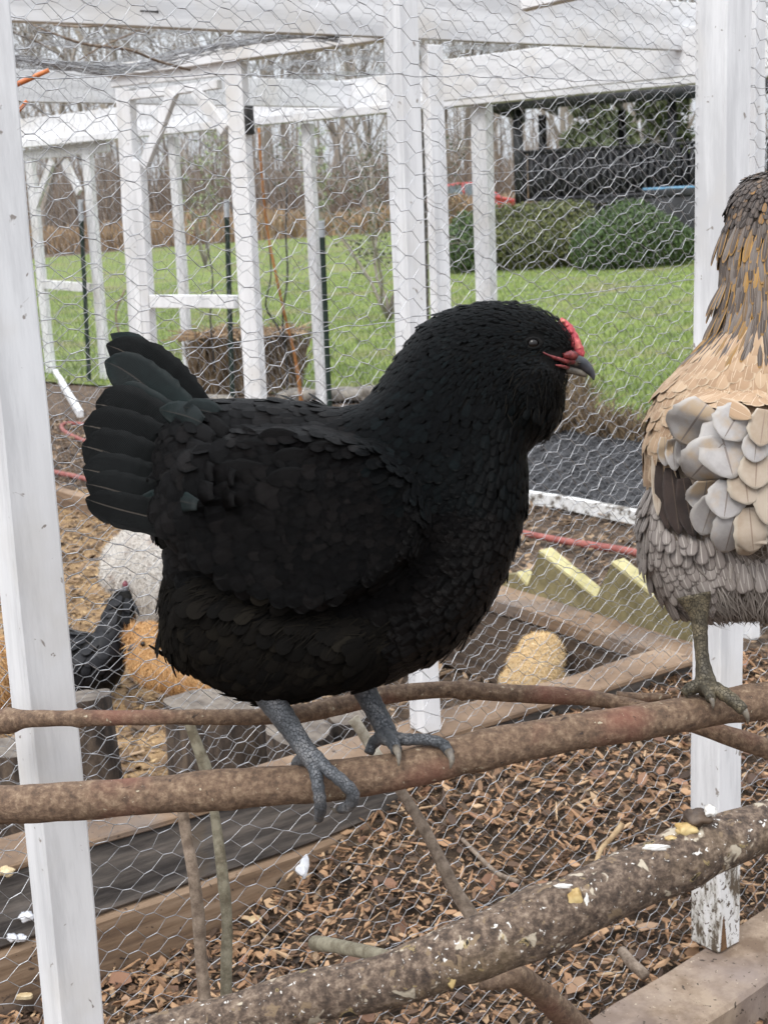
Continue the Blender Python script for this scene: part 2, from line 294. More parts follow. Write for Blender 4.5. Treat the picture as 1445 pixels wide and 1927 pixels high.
# ground: one big soil sheet with gentle relief near the pen
def mound(x, y):
    s = (x - P2[0]) * dirv(U2)[0] + (y - P2[1]) * dirv(U2)[1]; o = -(x - P2[0]) * dirv(U2)[1] + (y - P2[1]) * dirv(U2)[0]
    ss = lambda a, b, t: (lambda q: q * q * (3 - 2 * q))(np.clip((t - a) / (b - a), 0, 1))
    return .215 * ss(-.5, .35, s) * ss(-.95, -.06, o) * (1 - ss(.03, .10, o)) * (1 - ss(1.0, 1.6, s))
def soil():
    xs = np.concatenate([[-400, -60, -20, -8], np.linspace(-4, 5, 240), [9, 20, 60, 400]])
    ys = np.concatenate([[-20, -3], np.linspace(0.8, 9, 220), [14, 30, 80, 700]])
    v = []; 
    for y in ys:
        for x in xs:
            z = 0.012 * mnoise.noise(Vector((x * 3, y * 3, 0))) + .006 * mnoise.noise(Vector((x * 11, y * 11, 3))) if (-5 < x < 6 and .5 < y < 9.5) else 0
            v.append((x, y, z - .012 + float(mound(x, y))))
    nx = len(xs); f = [(j * nx + i, j * nx + i + 1, (j + 1) * nx + i + 1, (j + 1) * nx + i) for j in range(len(ys) - 1) for i in range(nx - 1)]
    tag(part('ground', v, np.array(f), M['soil']), kind='structure')
soil()
g2 = lambda x, y: G(x, y)[:2]
straw = [g2(60, 1560), g2(520, 1560), g2(560, 1330), g2(520, 1150), g2(430, 1010), g2(330, 925), g2(90, 925), g2(-80, 960), g2(-200, 1300)]
sheet('straw_litter_patch', straw, .006, M['straw_soil'])
near_l, near_r = np.array([-2.9, 11.2]), np.array([1.75, 6.9])
lawn = [near_l + [-12, 3], near_l, g2(360, 738), g2(620, 742), g2(760, 738), g2(1080, 735), g2(1110, 790), g2(1215, 812), g2(1330, 835), g2(1480, 860), (14, 8), (30, 20), (30, 75), (6, 70), g2(700, 436), g2(300, 466), g2(50, 488), (-30, 44), (-45, 30)]
sheet('lawn', lawn, .004, M['grass_ground'])
drive = [g2(930, 830), g2(1010, 790), g2(1110, 794), g2(1215, 815), g2(1480, 862), g2(1480, 1030), g2(1200, 982), g2(1000, 944), g2(900, 925)]
sheet('gravel_path', drive, .008, M['gravel'])

# ---- loose litter (nobody could count it)
def chip_template(): 
    v = [(-.52, -.10, 0), (.05, -.24, .03), (.5, -.15, 0), (.40, .08, .02), (-.05, .22, -.02), (-.35, .19, .03)]
    t = [(x, y, z - .06) for x, y, z in v]; 
    f = [(0, 1, 4), (1, 2, 3), (1, 3, 4), (0, 4, 5)]; s = [(i, (i + 1) % 6, (i + 1) % 6 + 6) for i in range(6)] + [(i, (i + 1) % 6 + 6, i + 6) for i in range(6)]
    return np.array(v + t), np.array(f + s)
def litter(name, poly, n, size, m, label, tilt=.45, zoff=.004, power=1.0, template=None, z0=0.0, asp=(.35, 1.25)):
    poly = np.array(poly); lo, hi = poly.min(0), poly.max(0); tv, tf = template or chip_template(); pts = []
    while sum(len(q) for q in pts) < n:
        q = rng.uniform(lo, hi, (n, 2)); pts.append(q[in_poly(q[:, 0], q[:, 1], poly)])
    q = np.concatenate(pts)[:n]; N = len(q); a = rng.uniform(0, 2 * np.pi, N)
    Zd = unit(np.stack([rng.normal(0, tilt, N), rng.normal(0, tilt, N), np.ones(N)], 1))
    X = np.stack([np.cos(a), np.sin(a), np.zeros(N)], 1); X = unit(X - Zd * np.sum(X * Zd, 1)[:, None]); Y = np.cross(Zd, X)
    s = size[0] + (size[1] - size[0]) * rng.random(N) ** (2.2 * power)
    S = np.stack([s, s * rng.uniform(*asp, N), s * rng.uniform(.6, 1.4, N)], 1)
    Pp = np.stack([q[:, 0], q[:, 1], mound(q[:, 0], q[:, 1]) + z0 + zoff + rng.uniform(-.004, .014, N) * (s / .03)], 1)
    v, f, _ = scatter(tv, tf, Pp, X, Y, Zd, S)
    return tag(part(name, v, f, m, smooth=False), label, 'mulch', kind='stuff')
near_mulch = [(-.9, 1.2), (.2, .9), (1.2, 1.2), (2.2, 2.4), (2.2, 3.9), (1.05, 3.25), P2[:2] + dirv(U2)[:2] * .9, P2[:2], P2[:2] - dirv(U2)[:2] * 1.2]
litter('wood_chips', near_mulch, 60000, (.008, .032), M['chips'], 'reddish brown wood chip mulch on the ground of the near run')
litter('fallen_leaves', near_mulch, 900, (.018, .042), M['leaf'], 'curled reddish dead leaves lying among the near wood chips', tilt=.5, zoff=.012, asp=(1, 2))
litter('dark_wood_chips', near_mulch, 12000, (.008, .03), M['chips_dark'], 'dark rotted chips between the fresh reddish wood chips', zoff=.0)
litter('bark_splinters', near_mulch, 5000, (.02, .06), M['chips'], 'thin splinters of bark scattered over the near mulch', asp=(.10, .28), zoff=.010)
far_mulch = [(.1, 2.7), (.75, 3.1), (2.5, 4.2), (3, 6), (1.35, 5.1), (.62, 5.75), (.1, 6.3), (-2.6, 9.6), (-3, 7), (-1.9, 4), (-1.2, 2.2)]
litter('old_mulch', far_mulch, 26000, (.014, .05), M['chips_dark'], 'old brown mulch covering the yard behind the second fence')
litter('tan_litter', straw, 16000, (.008, .026), M['chips_tan'], 'tan straw and shavings on the ground by the small chickens', asp=(.3, .9))
litter('gravel', [tuple(p) for p in drive], 9000, (.015, .035), M['gravel'], 'dark crushed gravel of the path beside the lawn')
# lawn blades, only where the grass is near enough to show any
def lawn_blades(n):
    bl = [g2(60, 720), g2(360, 736), g2(620, 742), g2(760, 738), g2(1080, 735), g2(1215, 812), g2(1480, 860), (12, 12), (8, 24), (-8, 24), (-10, 16)]
    bl = np.array(bl); tv = np.array([(-.1, 0, 0), (.1, 0, 0), (.07, .12, .6), (-.03, .1, .6), (.05, .4, 1.0)]); tf = np.array([(0, 1, 2), (0, 2, 3), (3, 2, 4)])
    q = rng.uniform(bl.min(0), bl.max(0), (n * 3, 2)); q = q[in_poly(q[:, 0], q[:, 1], bl)]
    keep = rng.random(len(q)) < np.clip(9.0 / np.hypot(q[:, 0], q[:, 1]), 0, 1) ** 1.5; q = q[keep]; N = len(q)
    a = rng.uniform(0, 2 * np.pi, N); X = np.stack([np.cos(a), np.sin(a), 0 * a], 1); Y = np.stack([-np.sin(a), np.cos(a), 0 * a], 1); Z = np.repeat(UP[None], N, 0)
    h = rng.uniform(.02, .055, N) * (1 + .5 * (rng.random(N) < .1)); v, f, _ = scatter(tv, tf, np.stack([q[:, 0], q[:, 1], 0 * a + .002], 1), X, Y, Z, np.stack([h * .8, h, h], 1))
    tag(part('grass', v, f, M['blade'], smooth=False), 'short green grass blades of the mown lawn', 'grass', kind='stuff')
lawn_blades(110000)

def dry_patch():
    n = 5200; poly = np.array([g2(985, 700), g2(1085, 715), g2(1112, 800), g2(1220, 822), g2(1215, 838), g2(1060, 815), g2(990, 835)]); q = rng.uniform(poly.min(0), poly.max(0), (n * 4, 2)); q = q[in_poly(q[:, 0], q[:, 1], poly)][:n]; m = len(q)
    h = rng.uniform(.03, .17, m); p0 = np.stack([q[:, 0], q[:, 1], np.zeros(m)], 1); p1 = p0 + np.stack([rng.normal(0, .5, m) * h, rng.normal(0, .5, m) * h, h], 1); v, f = segs(p0, p1, .0035, .002, 3)
    tag(part('dead_grass', v, f, M['dead_clump'], smooth=False), 'brown dead grass between the lawn and the dark gravel', 'dry grass', kind='stuff')
dry_patch()
# ---- dry grass strip and brown brush behind the lawn
def strip(name, a, b, depth, n, h, w, m, label, cat, lean=.25):
    a = np.array(a, float); b = np.array(b, float); d = b - a; nn = nrm([-d[1], d[0]]); q = a + d * rng.random((n, 1)) + nn * rng.random((n, 1)) * depth
    hh = rng.uniform(h[0], h[1], n) * (.75 + .5 * np.array([mnoise.noise(Vector((x * .35, y * .35, 0))) + .5 for x, y in q]))
    p0 = np.stack([q[:, 0], q[:, 1], np.zeros(n)], 1); p1 = p0 + np.stack([rng.normal(0, lean, n) * hh, rng.normal(0, lean, n) * hh, hh], 1)
    v, f = segs(p0, p1, w, w * .4, 3); tag(part(name, v, f, m, smooth=False), label, cat, kind='stuff')
strip('dry_grass', (-22, 42), (8, 56), 3.5, 14000, (.5, 1.0), .03, M['dry'], 'tan dry grass standing along the far edge of the lawn', 'dry grass')
strip('brush', (-26, 47), (14, 62), 6, 7000, (1.2, 3.2), .03, M['brush'], 'brown leafless brush behind the dry grass', 'brush', .18)
# ---- far woods
def tree_mesh(seed, H, spread=1.0):
    R = random.Random(seed); a0, a1, r0, r1 = [], [], [], []
    def grow(p, d, L, r, lvl):
        k = 5 if lvl == 0 else 3; q = p; rr = r; steps = []
        for i in range(k):
            d = nrm(d + np.array([R.gauss(0, .09), R.gauss(0, .09), R.gauss(0, .05) + (.06 if lvl else 0)])); q2 = q + d * L / k; r2 = rr * (.86 if lvl == 0 else .72)
            a0.append(q); a1.append(q2); r0.append(rr); r1.append(r2); q, rr = q2, r2; steps.append((q, d, rr))
        if lvl < 4:
            nb = [7, 5, 4, 3][lvl]
            for i in range(nb):
                s, dd, rs = steps[min(k - 1, int(k * (.3 + .7 * R.random())))]
                th = R.uniform(0, 2 * math.pi); side = nrm(np.cross(dd, [math.cos(th), math.sin(th), .2])); nd = nrm(dd * .75 + side * spread * R.uniform(.5, .9) + UP * .25)
                grow(s, nd, L * R.uniform(.42, .62), max(rs * .6, .006), lvl + 1)
    grow(np.zeros(3), UP, H * .62, H * .013, 0)
    v, f = segs(np.array(a0), np.array(a1), np.maximum(r0, .018), np.maximum(r1, .014), 3); return v, f, len(a0)
TREES = []
for s in range(6):
    v, f, n = tree_mesh(s + 3, 11 + s * .9, .8 + .1 * (s % 3)); me = np_mesh('bare_tree', v, f, smooth=False); me.materials.append(M['trunk']); TREES.append(me)
kinds = ['slim grey leafless tree', 'forked bare winter tree', 'tall dark bare tree', 'crooked leafless tree', 'broad crowned bare tree', 'pale trunked bare tree']
tpx = [(-60, 60), (20, 58), (75, 52), (130, 66), (185, 55), (240, 60), (285, 53), (330, 70), (380, 56), (420, 62), (470, 54), (505, 58), (540, 66), (585, 57), (625, 72), (660, 60), (690, 55), (725, 64), (760, 70), (800, 62), (845, 75), (872, 66), (905, 72), (945, 62), (990, 66), (1030, 58), (1075, 70), (1120, 62), (1170, 66), (1230, 72), (1290, 60), (1350, 70), (1430, 62), (1510, 68), (-140, 64)]
where = ['at the left end of the wood', 'behind the left gate', 'behind the middle gate', 'between the middle posts', 'behind the black porch', 'at the right end of the wood']
tpx = [t for k, t in enumerate(tpx) if k % 5 != 3]
for i, (x, D) in enumerate(tpx):
    d = ray(x, 400); d = d / d[1]; p = CAM + d * D
    o = link(bpy.data.objects.new('bare_tree', TREES[i % 6])); o.location = (p[0], p[1], -.05); o.rotation_euler = (0, 0, i * 1.7); k = .85 + .3 * ((i * 37) % 10) / 10; o.scale = (k, k, k)
    zone = 0 if x < 60 else 1 if x < 220 else 2 if x < 430 else 3 if x < 930 else 4 if x < 1310 else 5
    nth = ['first', 'second', 'third', 'fourth', 'fifth', 'sixth', 'seventh', 'eighth', 'ninth', 'tenth', 'eleventh', 'twelfth', 'thirteenth', 'fourteenth', 'fifteenth']
    same = sorted(t[0] for t in tpx if (0 if t[0] < 60 else 1 if t[0] < 220 else 2 if t[0] < 430 else 3 if t[0] < 930 else 4 if t[0] < 1310 else 5) == zone)
    tag(o, '%s %s, %s from left' % (kinds[i % 6], where[zone], nth[same.index(x)]), 'tree', 'bare trees beyond the lawn')
def far_wood():
    n = 800; x = rng.uniform(-60, 50, n); y = rng.uniform(78, 100, n); h = rng.uniform(4, 13, n); p0 = np.stack([x, y, 0 * x], 1)
    p1 = p0 + np.stack([rng.normal(0, .12, n) * h, 0 * x, h], 1); r = rng.uniform(.03, .10, n)
    m = 4000; i = rng.integers(0, n, m); t = rng.uniform(.3, 1, (m, 1)); b0 = p0[i] + (p1[i] - p0[i]) * t; b1 = b0 + np.stack([rng.normal(0, 1.1, m), rng.normal(0, .5, m), rng.uniform(.3, 2.2, m)], 1)
    v, f = segs(np.concatenate([p0, b0]), np.concatenate([p1, b1]), np.concatenate([r, np.full(m, .03)]), np.concatenate([r * .3, np.full(m, .012)]), 3)
    tag(part('distant_wood', v, f, M['trunk'], smooth=False), 'dense grey brown mass of distant leafless woodland', 'woods', kind='stuff')
far_wood()

# ---- leafy crowns
LEAF = (np.array([(0, 0, 0), (.35, .4, .1), (0, 1, .0), (-.35, .4, .1)]), np.array([(0, 1, 2), (0, 2, 3)]))
def leaves(name, centers, radii, n, size, m, parent, squash=1.0, shell=.55):
    c = np.array(centers, float); r = np.array(radii, float); w = r ** 2 / np.sum(r ** 2); i = rng.choice(len(c), n, p=w)
    d = unit(rng.normal(0, 1, (n, 3))); d[:, 2] *= squash; rad = r[i] * (shell + (1 - shell) * rng.random(n) ** .6); Pp = c[i] + d * rad[:, None]; ok = Pp[:, 2] > .01; Pp = Pp[ok]; d = d[ok]; n = len(Pp)
    Zd = unit(d + rng.normal(0, .6, (n, 3))); Y = rng.normal(0, 1, (n, 3)); Y = unit(Y - Zd * np.sum(Y * Zd, 1)[:, None]); X = np.cross(Y, Zd)
    s = rng.uniform(*size, n); v, f, _ = scatter(LEAF[0], LEAF[1], Pp, X, Y, Zd, s); o = part(name, v, f, m, parent, smooth=False); tag(o, kind='stuff'); return o
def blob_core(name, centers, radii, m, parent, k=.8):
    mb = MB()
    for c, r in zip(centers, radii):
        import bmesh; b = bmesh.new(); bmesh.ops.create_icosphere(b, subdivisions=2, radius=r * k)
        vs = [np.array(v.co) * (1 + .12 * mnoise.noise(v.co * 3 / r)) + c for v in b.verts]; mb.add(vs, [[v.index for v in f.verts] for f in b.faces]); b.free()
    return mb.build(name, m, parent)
def bush(name, label, cat, specs, n, size, m, core, group=None):
    """specs: (px of centre, py of the foot, depth of row y, radius)"""
    c = []; r = []
    for x, y0, Dy, R, zc in specs:
        d = ray(x, y0); d = d / d[1]; p = CAM + d * Dy; c.append([p[0], p[1], zc]); r.append(R)
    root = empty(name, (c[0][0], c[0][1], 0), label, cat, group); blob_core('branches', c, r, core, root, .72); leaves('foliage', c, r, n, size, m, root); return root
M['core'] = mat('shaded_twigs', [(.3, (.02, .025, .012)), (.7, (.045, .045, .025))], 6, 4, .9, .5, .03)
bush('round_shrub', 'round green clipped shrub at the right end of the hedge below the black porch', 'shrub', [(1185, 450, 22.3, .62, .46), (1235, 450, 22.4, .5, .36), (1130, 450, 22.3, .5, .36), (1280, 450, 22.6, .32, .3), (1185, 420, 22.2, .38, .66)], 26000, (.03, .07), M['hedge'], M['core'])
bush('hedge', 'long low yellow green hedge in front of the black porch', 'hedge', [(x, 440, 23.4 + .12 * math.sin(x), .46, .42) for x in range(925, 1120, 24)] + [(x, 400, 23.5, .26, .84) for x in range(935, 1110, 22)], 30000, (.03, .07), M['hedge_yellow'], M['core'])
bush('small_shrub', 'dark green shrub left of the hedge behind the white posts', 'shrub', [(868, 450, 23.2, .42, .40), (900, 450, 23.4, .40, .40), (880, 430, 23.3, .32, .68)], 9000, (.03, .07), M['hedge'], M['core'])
for i, (x, D, z, R, lab) in enumerate([(868, 28, 1.0, .42, 'pinkish brown dead flower bush behind the small dark shrub'), (843, 27, .95, .34, 'tan dried bush beside the red car')]):
    d = ray(x, 380); d = d / d[1]; p = CAM + d * D; root = empty('dried_bush', (p[0], p[1], 0), lab, 'bush'); n = 1600
    p0 = np.stack([rng.normal(p[0], .08, n), rng.normal(p[1], .08, n), np.zeros(n)], 1); dd = unit(np.stack([rng.normal(0, .22, n), rng.normal(0, .22, n), np.ones(n)], 1)); v, f = segs(p0, p0 + dd * rng.uniform(.5, 1.25, (n, 1)), .007, .004, 3)
    tag(part('stems', v, f, M['dry'], root, smooth=False), kind='stuff')
    c = p0[:700] + dd[:700] * rng.uniform(.75, 1.25, (700, 1)); leaves('seed_heads', c, np.full(len(c), .05), 4000, (.03, .07), M['dry'], root)
def evergreen(x, D, H, R, lab, n=9000):
    d = ray(x, 300); d = d / d[1]; p = CAM + d * D; root = empty('cedar', (p[0], p[1], 0), lab, 'tree', 'cedars behind the black porch')
    t, f = tube_arrays([p * [1, 1, 0] + UP * z for z in (0, H * .5, H)], [.16, .1, .02], 6); part('trunk', t, f, M['trunk'], root)
    c, r = [], []
    for k in range(60):
        z = H * (.12 + .86 * rng.random()); rr = R * (1 - z / H) ** .7 + .15; a = rng.uniform(0, 6.28); q = rr * math.sqrt(rng.random()); c.append([p[0] + q * math.cos(a), p[1] + q * math.sin(a), z]); r.append(R * .28)
    leaves('crown', c, r, n, (.12, .26), M['cedar'], root, .7, .2)
evergreen(1120, 36, 4.6, 1.1, 'olive green cedar seen between the porch posts'); evergreen(1235, 40, 5.0, 1.5, 'larger green cedar right of the porch posts', 11000)
# green weeping sapling and holly sapling by the lawn
def thin_tree(name, x, D, H, label, cat, leafm, n, size, spread, stems=5, low=.3):
    d = ray(x, 480); d = d / d[1]; p = CAM + d * D; root = empty(name, (p[0], p[1], 0), label, cat); mb = MB(); c = []
    for s in range(stems):
        a = rng.uniform(0, 6.28); pts = [p * [1, 1, 0]]; q = pts[0].copy()
        for k in range(8): q = q + np.array([math.cos(a) * spread * .12 + rng.normal(0, .03), math.sin(a) * spread * .12 + rng.normal(0, .03), H / 8]); pts.append(q.copy()); (c.append(q.copy()) if k / 8 > low else None)
        mb.tube(pts, np.linspace(.022, .006, 9), 5)
        for k in range(3, 9):
            for _ in range(3):
                e = pts[k] + rng.normal(0, spread * .28, 3) * [1, 1, .8]; mb.tube([pts[k], (pts[k] + e) / 2 + UP * .04, e], [.007, .005, .003], 4); c += [e, (pts[k] + e) / 2]
    mb.build('trunk', M['trunk'], root); leaves('foliage', c, np.full(len(c), spread * .13), n, size, leafm, root, 1, .1)
thin_tree('holly_sapling', 725, 15, 1.75, 'straggly dark leaved sapling behind the middle white post', 'sapling', M['holly'], 1500, (.025, .05), .9, 6)
thin_tree('willow', 612, 34, 3.3, 'narrow pale green weeping tree beyond the thin white post', 'tree', M['pale_green'], 1200, (.04, .09), .5, 7, .1)
thin_tree('young_tree', 385, 30, 2.9, 'small pale green tree seen through the middle gate frame', 'tree', M['pale_green'], 700, (.04, .09), .7, 5, .35)

# ---- black porch with roof and picket railing
def porch():
    D0 = 27.5
    a = V(978, 380, (0, D0), 90); o = np.array([a[0], a[1], 0]); ex = dirv(103.0); ey = np.array([-ex[1], ex[0], 0])
    W = 6.4; DP = 4.6; zf = 1.02; root = empty('porch', o, 'black stained porch with flat roof and picket railing behind the hedge', 'porch'); mk = M['black_wood']
    A3 = [ex, ey, UP]; at = lambda s, t, z: o + ex * s + ey * t + UP * z
    MB().box(at(W / 2, DP / 2, zf - .03), A3, (W / 2 + .1, DP / 2 + .1, .03)).build('floor', mk, root)
    mb = MB()
    for k in range(43): mb = MB().box(at(.075 + k * .15, -.02, zf / 2 - .05), A3, (.068, .012, zf / 2 - .03)); mb.build('skirt_board', mk, root)
    for s, t in ((0, 0), (1.75, DP), (2.9, 0.02), (W, 0), (0, DP), (W, DP)):
        MB().box(at(s, t, (zf + 2.9) / 2), A3, (.085, .085, (2.9 - zf) / 2)).build('post', mk, root)
    roof = MB()
    roof.box(at(W / 2 + .1, DP / 2, 3.10), A3, (W / 2 + .6, DP / 2 + .5, .03)); ro = roof.build('roof', mk, root)
    MB().box(at(W / 2 + .1, -.45, 2.93), A3, (W / 2 + .6, .03, .15)).build('fascia', mk, root)
    MB().box(at(-.45, DP / 2, 2.93), A3, (.03, DP / 2 + .4, .15)).build('fascia', mk, root)
    for k in range(9): MB().box(at(.3 + k * .72, DP / 2, 2.97), A3, (.03, DP / 2 + .35, .09)).build('rafter', mk, root)
    for t, yy in ((0, 0), (DP, 1)):
        MB().box(at(W / 2, t, zf + .98), A3, (W / 2, .05, .03)).build('rail', mk, root); MB().box(at(W / 2, t, zf + .08), A3, (W / 2, .04, .03)).build('rail', mk, root)
    base = None
    for k in range(50):
        s = .12 + k * .126
        if base is None:
            base = MB().box(at(s, 0, zf + .52), A3, (.036, .018, .43)).build('picket', mk, root)
        else:
            c = base.copy(); link(c); c.parent = root; c.location = [float(q) for q in ex * k * .126]
    for k in range(50):
        c = base.copy(); link(c); c.parent = root; c.location = [float(q) for q in ex * k * .126 + ey * DP]
    MB().box(at(1.4, .25, zf + .5), A3, (1.25, .02, .46)).build('screen', mk, root); MB().box(at(2.9, DP - .4, zf + .45), A3, (1.1, .03, .42)).build('screen', mk, root)
    # grey grill-like chest with a pale blue lid edge standing before the right end
    c = V(1290, 400, (0, 25.2), 90); q = np.array([c[0], c[1], 0]); ch = empty('storage_chest', q, 'dark grey chest with pale blue lid edge beside the round shrub', 'chest')
    MB().box(q + UP * .55, A3, (.72, .35, .5)).build('body', M['black_wood'], ch, bevel=.02)
    blue = mat('pale_blue_plastic', [(.3, (.12, .30, .5)), (.7, (.22, .42, .6))], 5, 2, .5, .1)
    MB().box(q + UP * 1.12, A3, (.75, .38, .06)).build('lid', M['black_wood'], ch, bevel=.01); MB().box(q + UP * 1.2, A3, (.74, .37, .018)).build('lid_edge', blue, ch)
    # cream chair slats on the porch
    cream = mat('cream_paint', [(.3, (.45, .42, .34)), (.7, (.6, .57, .47))], 5, 2, .6, .1)
    for i, (s, lab) in enumerate(((4.6, 'cream slatted chair on the porch by the dark post'), (6.0, 'cream slatted chair at the right end of the porch'))):
        b = at(s, .9, zf); r = empty('slatted_chair', b, lab, 'chair', 'cream chairs on the porch')
        for k in range(5): MB().box(b + ex * (-.2 + k * .1) + UP * .62, A3, (.025, .012, .32)).build('slat', cream, r)
        MB().box(b + ey * -.22 + UP * .4, A3, (.25, .22, .02)).build('seat', cream, r)
        for sx in (-1, 1):
            for sy in (-1, 1): MB().box(b + ex * .22 * sx + ey * (-.22 + .2 * sy) + UP * .2, A3, (.02, .02, .2)).build('leg', cream, r)
porch()
# ---- red car
def car():
    red = mat('red_car_paint', [(.3, (.32, .03, .028)), (.7, (.38, .045, .04))], 3, 2, .25, 0, spec=.6); glass = mat('car_glass', [(.3, (.03, .04, .045)), (.7, (.06, .08, .085))], 3, 2, .08, 0, spec=.8); black = M['iron']
    D = 49; p = CAM + ray(890, 390) / ray(890, 390)[1] * D; o = np.array([p[0], p[1], .10]); root = empty('parked_car', o, 'red hatchback parked beyond the hedge left of the porch', 'car')
    prof = [(-1.75, .35), (-1.8, .75), (-1.62, 1.0), (-1.25, 1.45), (-.5, 1.56), (.3, 1.52), (.95, 1.0), (1.6, .86), (1.8, .65), (1.8, .3), (1.45, .25), (1.3, .5), (.9, .5), (.75, .25), (-.8, .25), (-.95, .5), (-1.35, .5), (-1.5, .25)]
    w = [.82, .84, .8, .66, .62, .62, .8, .82, .8, .8, .82, .82, .82, .82, .82, .82, .82, .82]; n = len(prof)
    v = [o + np.array([x, s * ww, z]) for s in (-1, 1) for (x, z), ww in zip(prof, w)]
    f = [tuple(range(n)), tuple(range(2 * n - 1, n - 1, -1))] + [(i, i + n, (i + 1) % n + n, (i + 1) % n) for i in range(n)]
    b = part('body', v, f, red, root, smooth=False); bv = b.modifiers.new('bevel', 'BEVEL'); bv.width = .05; bv.segments = 3
    for s in (-1, 1):
        MB().add([o + np.array([x, s * ww, z]) for x, z, ww in ((-1.28, 1.08, .78), (-1.05, 1.42, .69), (-.42, 1.48, .655), (-.38, 1.05, .8))], [(0, 1, 2, 3)]).build('side_window', glass, root)
        MB().add([o + np.array([x, s * ww, z]) for x, z, ww in ((-.3, 1.05, .8), (-.34, 1.48, .655), (.26, 1.45, .66), (.8, 1.05, .8))], [(0, 1, 2, 3)]).build('side_window', glass, root)
        for x in (-1.15, 1.1):
            c = o + np.array([x, s * .74, .32]); t, f2 = tube_arrays([c - [0, .1, 0], c + [0, .1, 0]], [.31, .31], 20); part('tyre', t, f2, black, root, smooth=False)
    MB().add([o + np.array(q) for q in ((.34, -.62, 1.5), (.34, .62, 1.5), (.93, .74, 1.03), (.93, -.74, 1.03))], [(0, 1, 2, 3)]).build('windscreen', glass, root)
car()
# ================================================================ FRAMEWORK OF THE PEN
def lumber(a, b, w, d, face, m, name=None, label=None, cat=None, parent=None, group=None, bevel=.0025, wob=.0015, sub=10, pname=None):
    """a board from a to b; face = direction of its width w; d = thickness"""
    a = np.asarray(a, float); b = np.asarray(b, float); t = nrm(b - a); x = nrm(np.asarray(face, float) - t * np.dot(face, t)); y = np.cross(t, x); v = []; f = []
    for k in range(sub + 1):
        p = a + (b - a) * k / sub
        for i, j in ((-1, -1), (1, -1), (1, 1), (-1, 1)):
            q = p + x * w / 2 * i + y * d / 2 * j; q = q + (x * mnoise.noise(Vector(q * 5)) + y * mnoise.noise(Vector(q * 5 + np.array([9, 0, 0])))) * wob * 2; v.append(q)
    for k in range(sub):
        for j in range(4): f.append((k * 4 + j, k * 4 + (j + 1) % 4, k * 4 + 4 + (j + 1) % 4, k * 4 + 4 + j))
    f.append((3, 2, 1, 0)); f.append(tuple(sub * 4 + j for j in range(4)))
    if parent is None:
        o = part(name, v, f, m, None, smooth=False, loc=a if a[2] < b[2] else b); tag(o, label, cat, group)
    else: o = part(pname or name, v, f, m, parent, smooth=False)
    bv = o.modifiers.new('bevel', 'BEVEL'); bv.width = bevel; bv.segments = 1; bv.limit_method = 'ANGLE'; bv.angle_limit = .8
    return o
def XYof(p, z): return np.array([p[0], p[1], z])
W = M['white']; W2 = M['white2']
# near left post: in plane P1, two faces seen
lp = V(108, 1600, P1, U1); nb = -n1                           # nb points to the camera side
lean = V(20, 700, P1, U1)
top = lp + (lean - lp) * 2.3
bot = lp + (lp - lean) * (lp[2] / max(1e-3, (lean[2] - lp[2])))
lumber(bot, top, .052, .052, d1, W, 'fence_post', 'white painted fence post at the left edge crossed by two perches', 'post')
# near right post on the sill
rp = V(1345, 1806, P1, U1); rp[2] = .09
rt = V(1362, 100, P1, U1); rtop = rp + (rt - rp) * 1.25
near_right = empty('fence_post', rp, 'white painted fence post at the right with a split muddy foot on the sill', 'post')
lumber(rp + UP * .16, rtop, .055, .058, d1, W, parent=near_right, pname='post_shaft')
lumber(rp, rp + UP * .16 + (rtop - rp) * .0, .056, .059, d1, M['dirty'], parent=near_right, pname='muddy_foot', bevel=.004)
sp = V(1331, 1806, P1, U1); sp[2] = .092
off = nb * .032
v = [rp * [1, 1, 0] + UP * z + d1 * s + nb * .0305 for s, z in ((-.022, .093), (-.006, .093), (-.011, .135), (-.015, .16), (-.019, .13))]
MB().add(v, [(0, 1, 2, 3, 4)]).build('split', mat('bare_split_wood', [(.3, (.08, .04, .018)), (.7, (.17, .09, .04))], 30, 6, .9, .5), near_right)
# bottom sill timber of the near fence
SL0 = G(1110, 1915, .09); sd = nrm(G(1445, 1704, .09) - SL0); sn = np.array([-sd[1], sd[0], 0]); W_ = abs(np.dot(G(1445, 1843, .09) - SL0, sn))
c0 = SL0 - sn * W_ / 2 - sd * 1.6; c1 = SL0 - sn * W_ / 2 + sd * 2.2
lumber(c0 - UP * .045, c1 - UP * .045, W_, .09, sn, M['timber_sill'], 'sill_timber', 'dusty brown timber on the ground under the right post', 'timber', bevel=.006, wob=.004, sub=30)

# second fence: two timbers high, with posts
d2 = dirv(U2); n2 = np.array([-d2[1], d2[0], 0]); at2 = lambda s, z=0, o=0: np.array([P2[0], P2[1], 0]) + d2 * s + n2 * o + UP * z
retain = empty('timber_edging', at2(0), 'low wall of two stacked old timbers along the foot of the second fence', 'timber wall')
sC = np.dot(V(1300, 1245, P2, U2) - P2, d2)
lumber(at2(-1.6, .185, .06), at2(sC, .185, .06), .12, .125, n2, M['timber_dark'], parent=retain, pname='upper_timber', bevel=.007, wob=.005, sub=26)
lumber(at2(-1.6, .058, .055), at2(sC + .02, .058, .055), .125, .125, n2, M['timber'], parent=retain, pname='lower_timber', bevel=.007, wob=.005, sub=26)
lumber(at2(-1.6, .256, .062), at2(sC, .256, .03), .11, .014, n2, M['timber'], parent=retain, pname='cap_board', bevel=.003, wob=.003, sub=26)
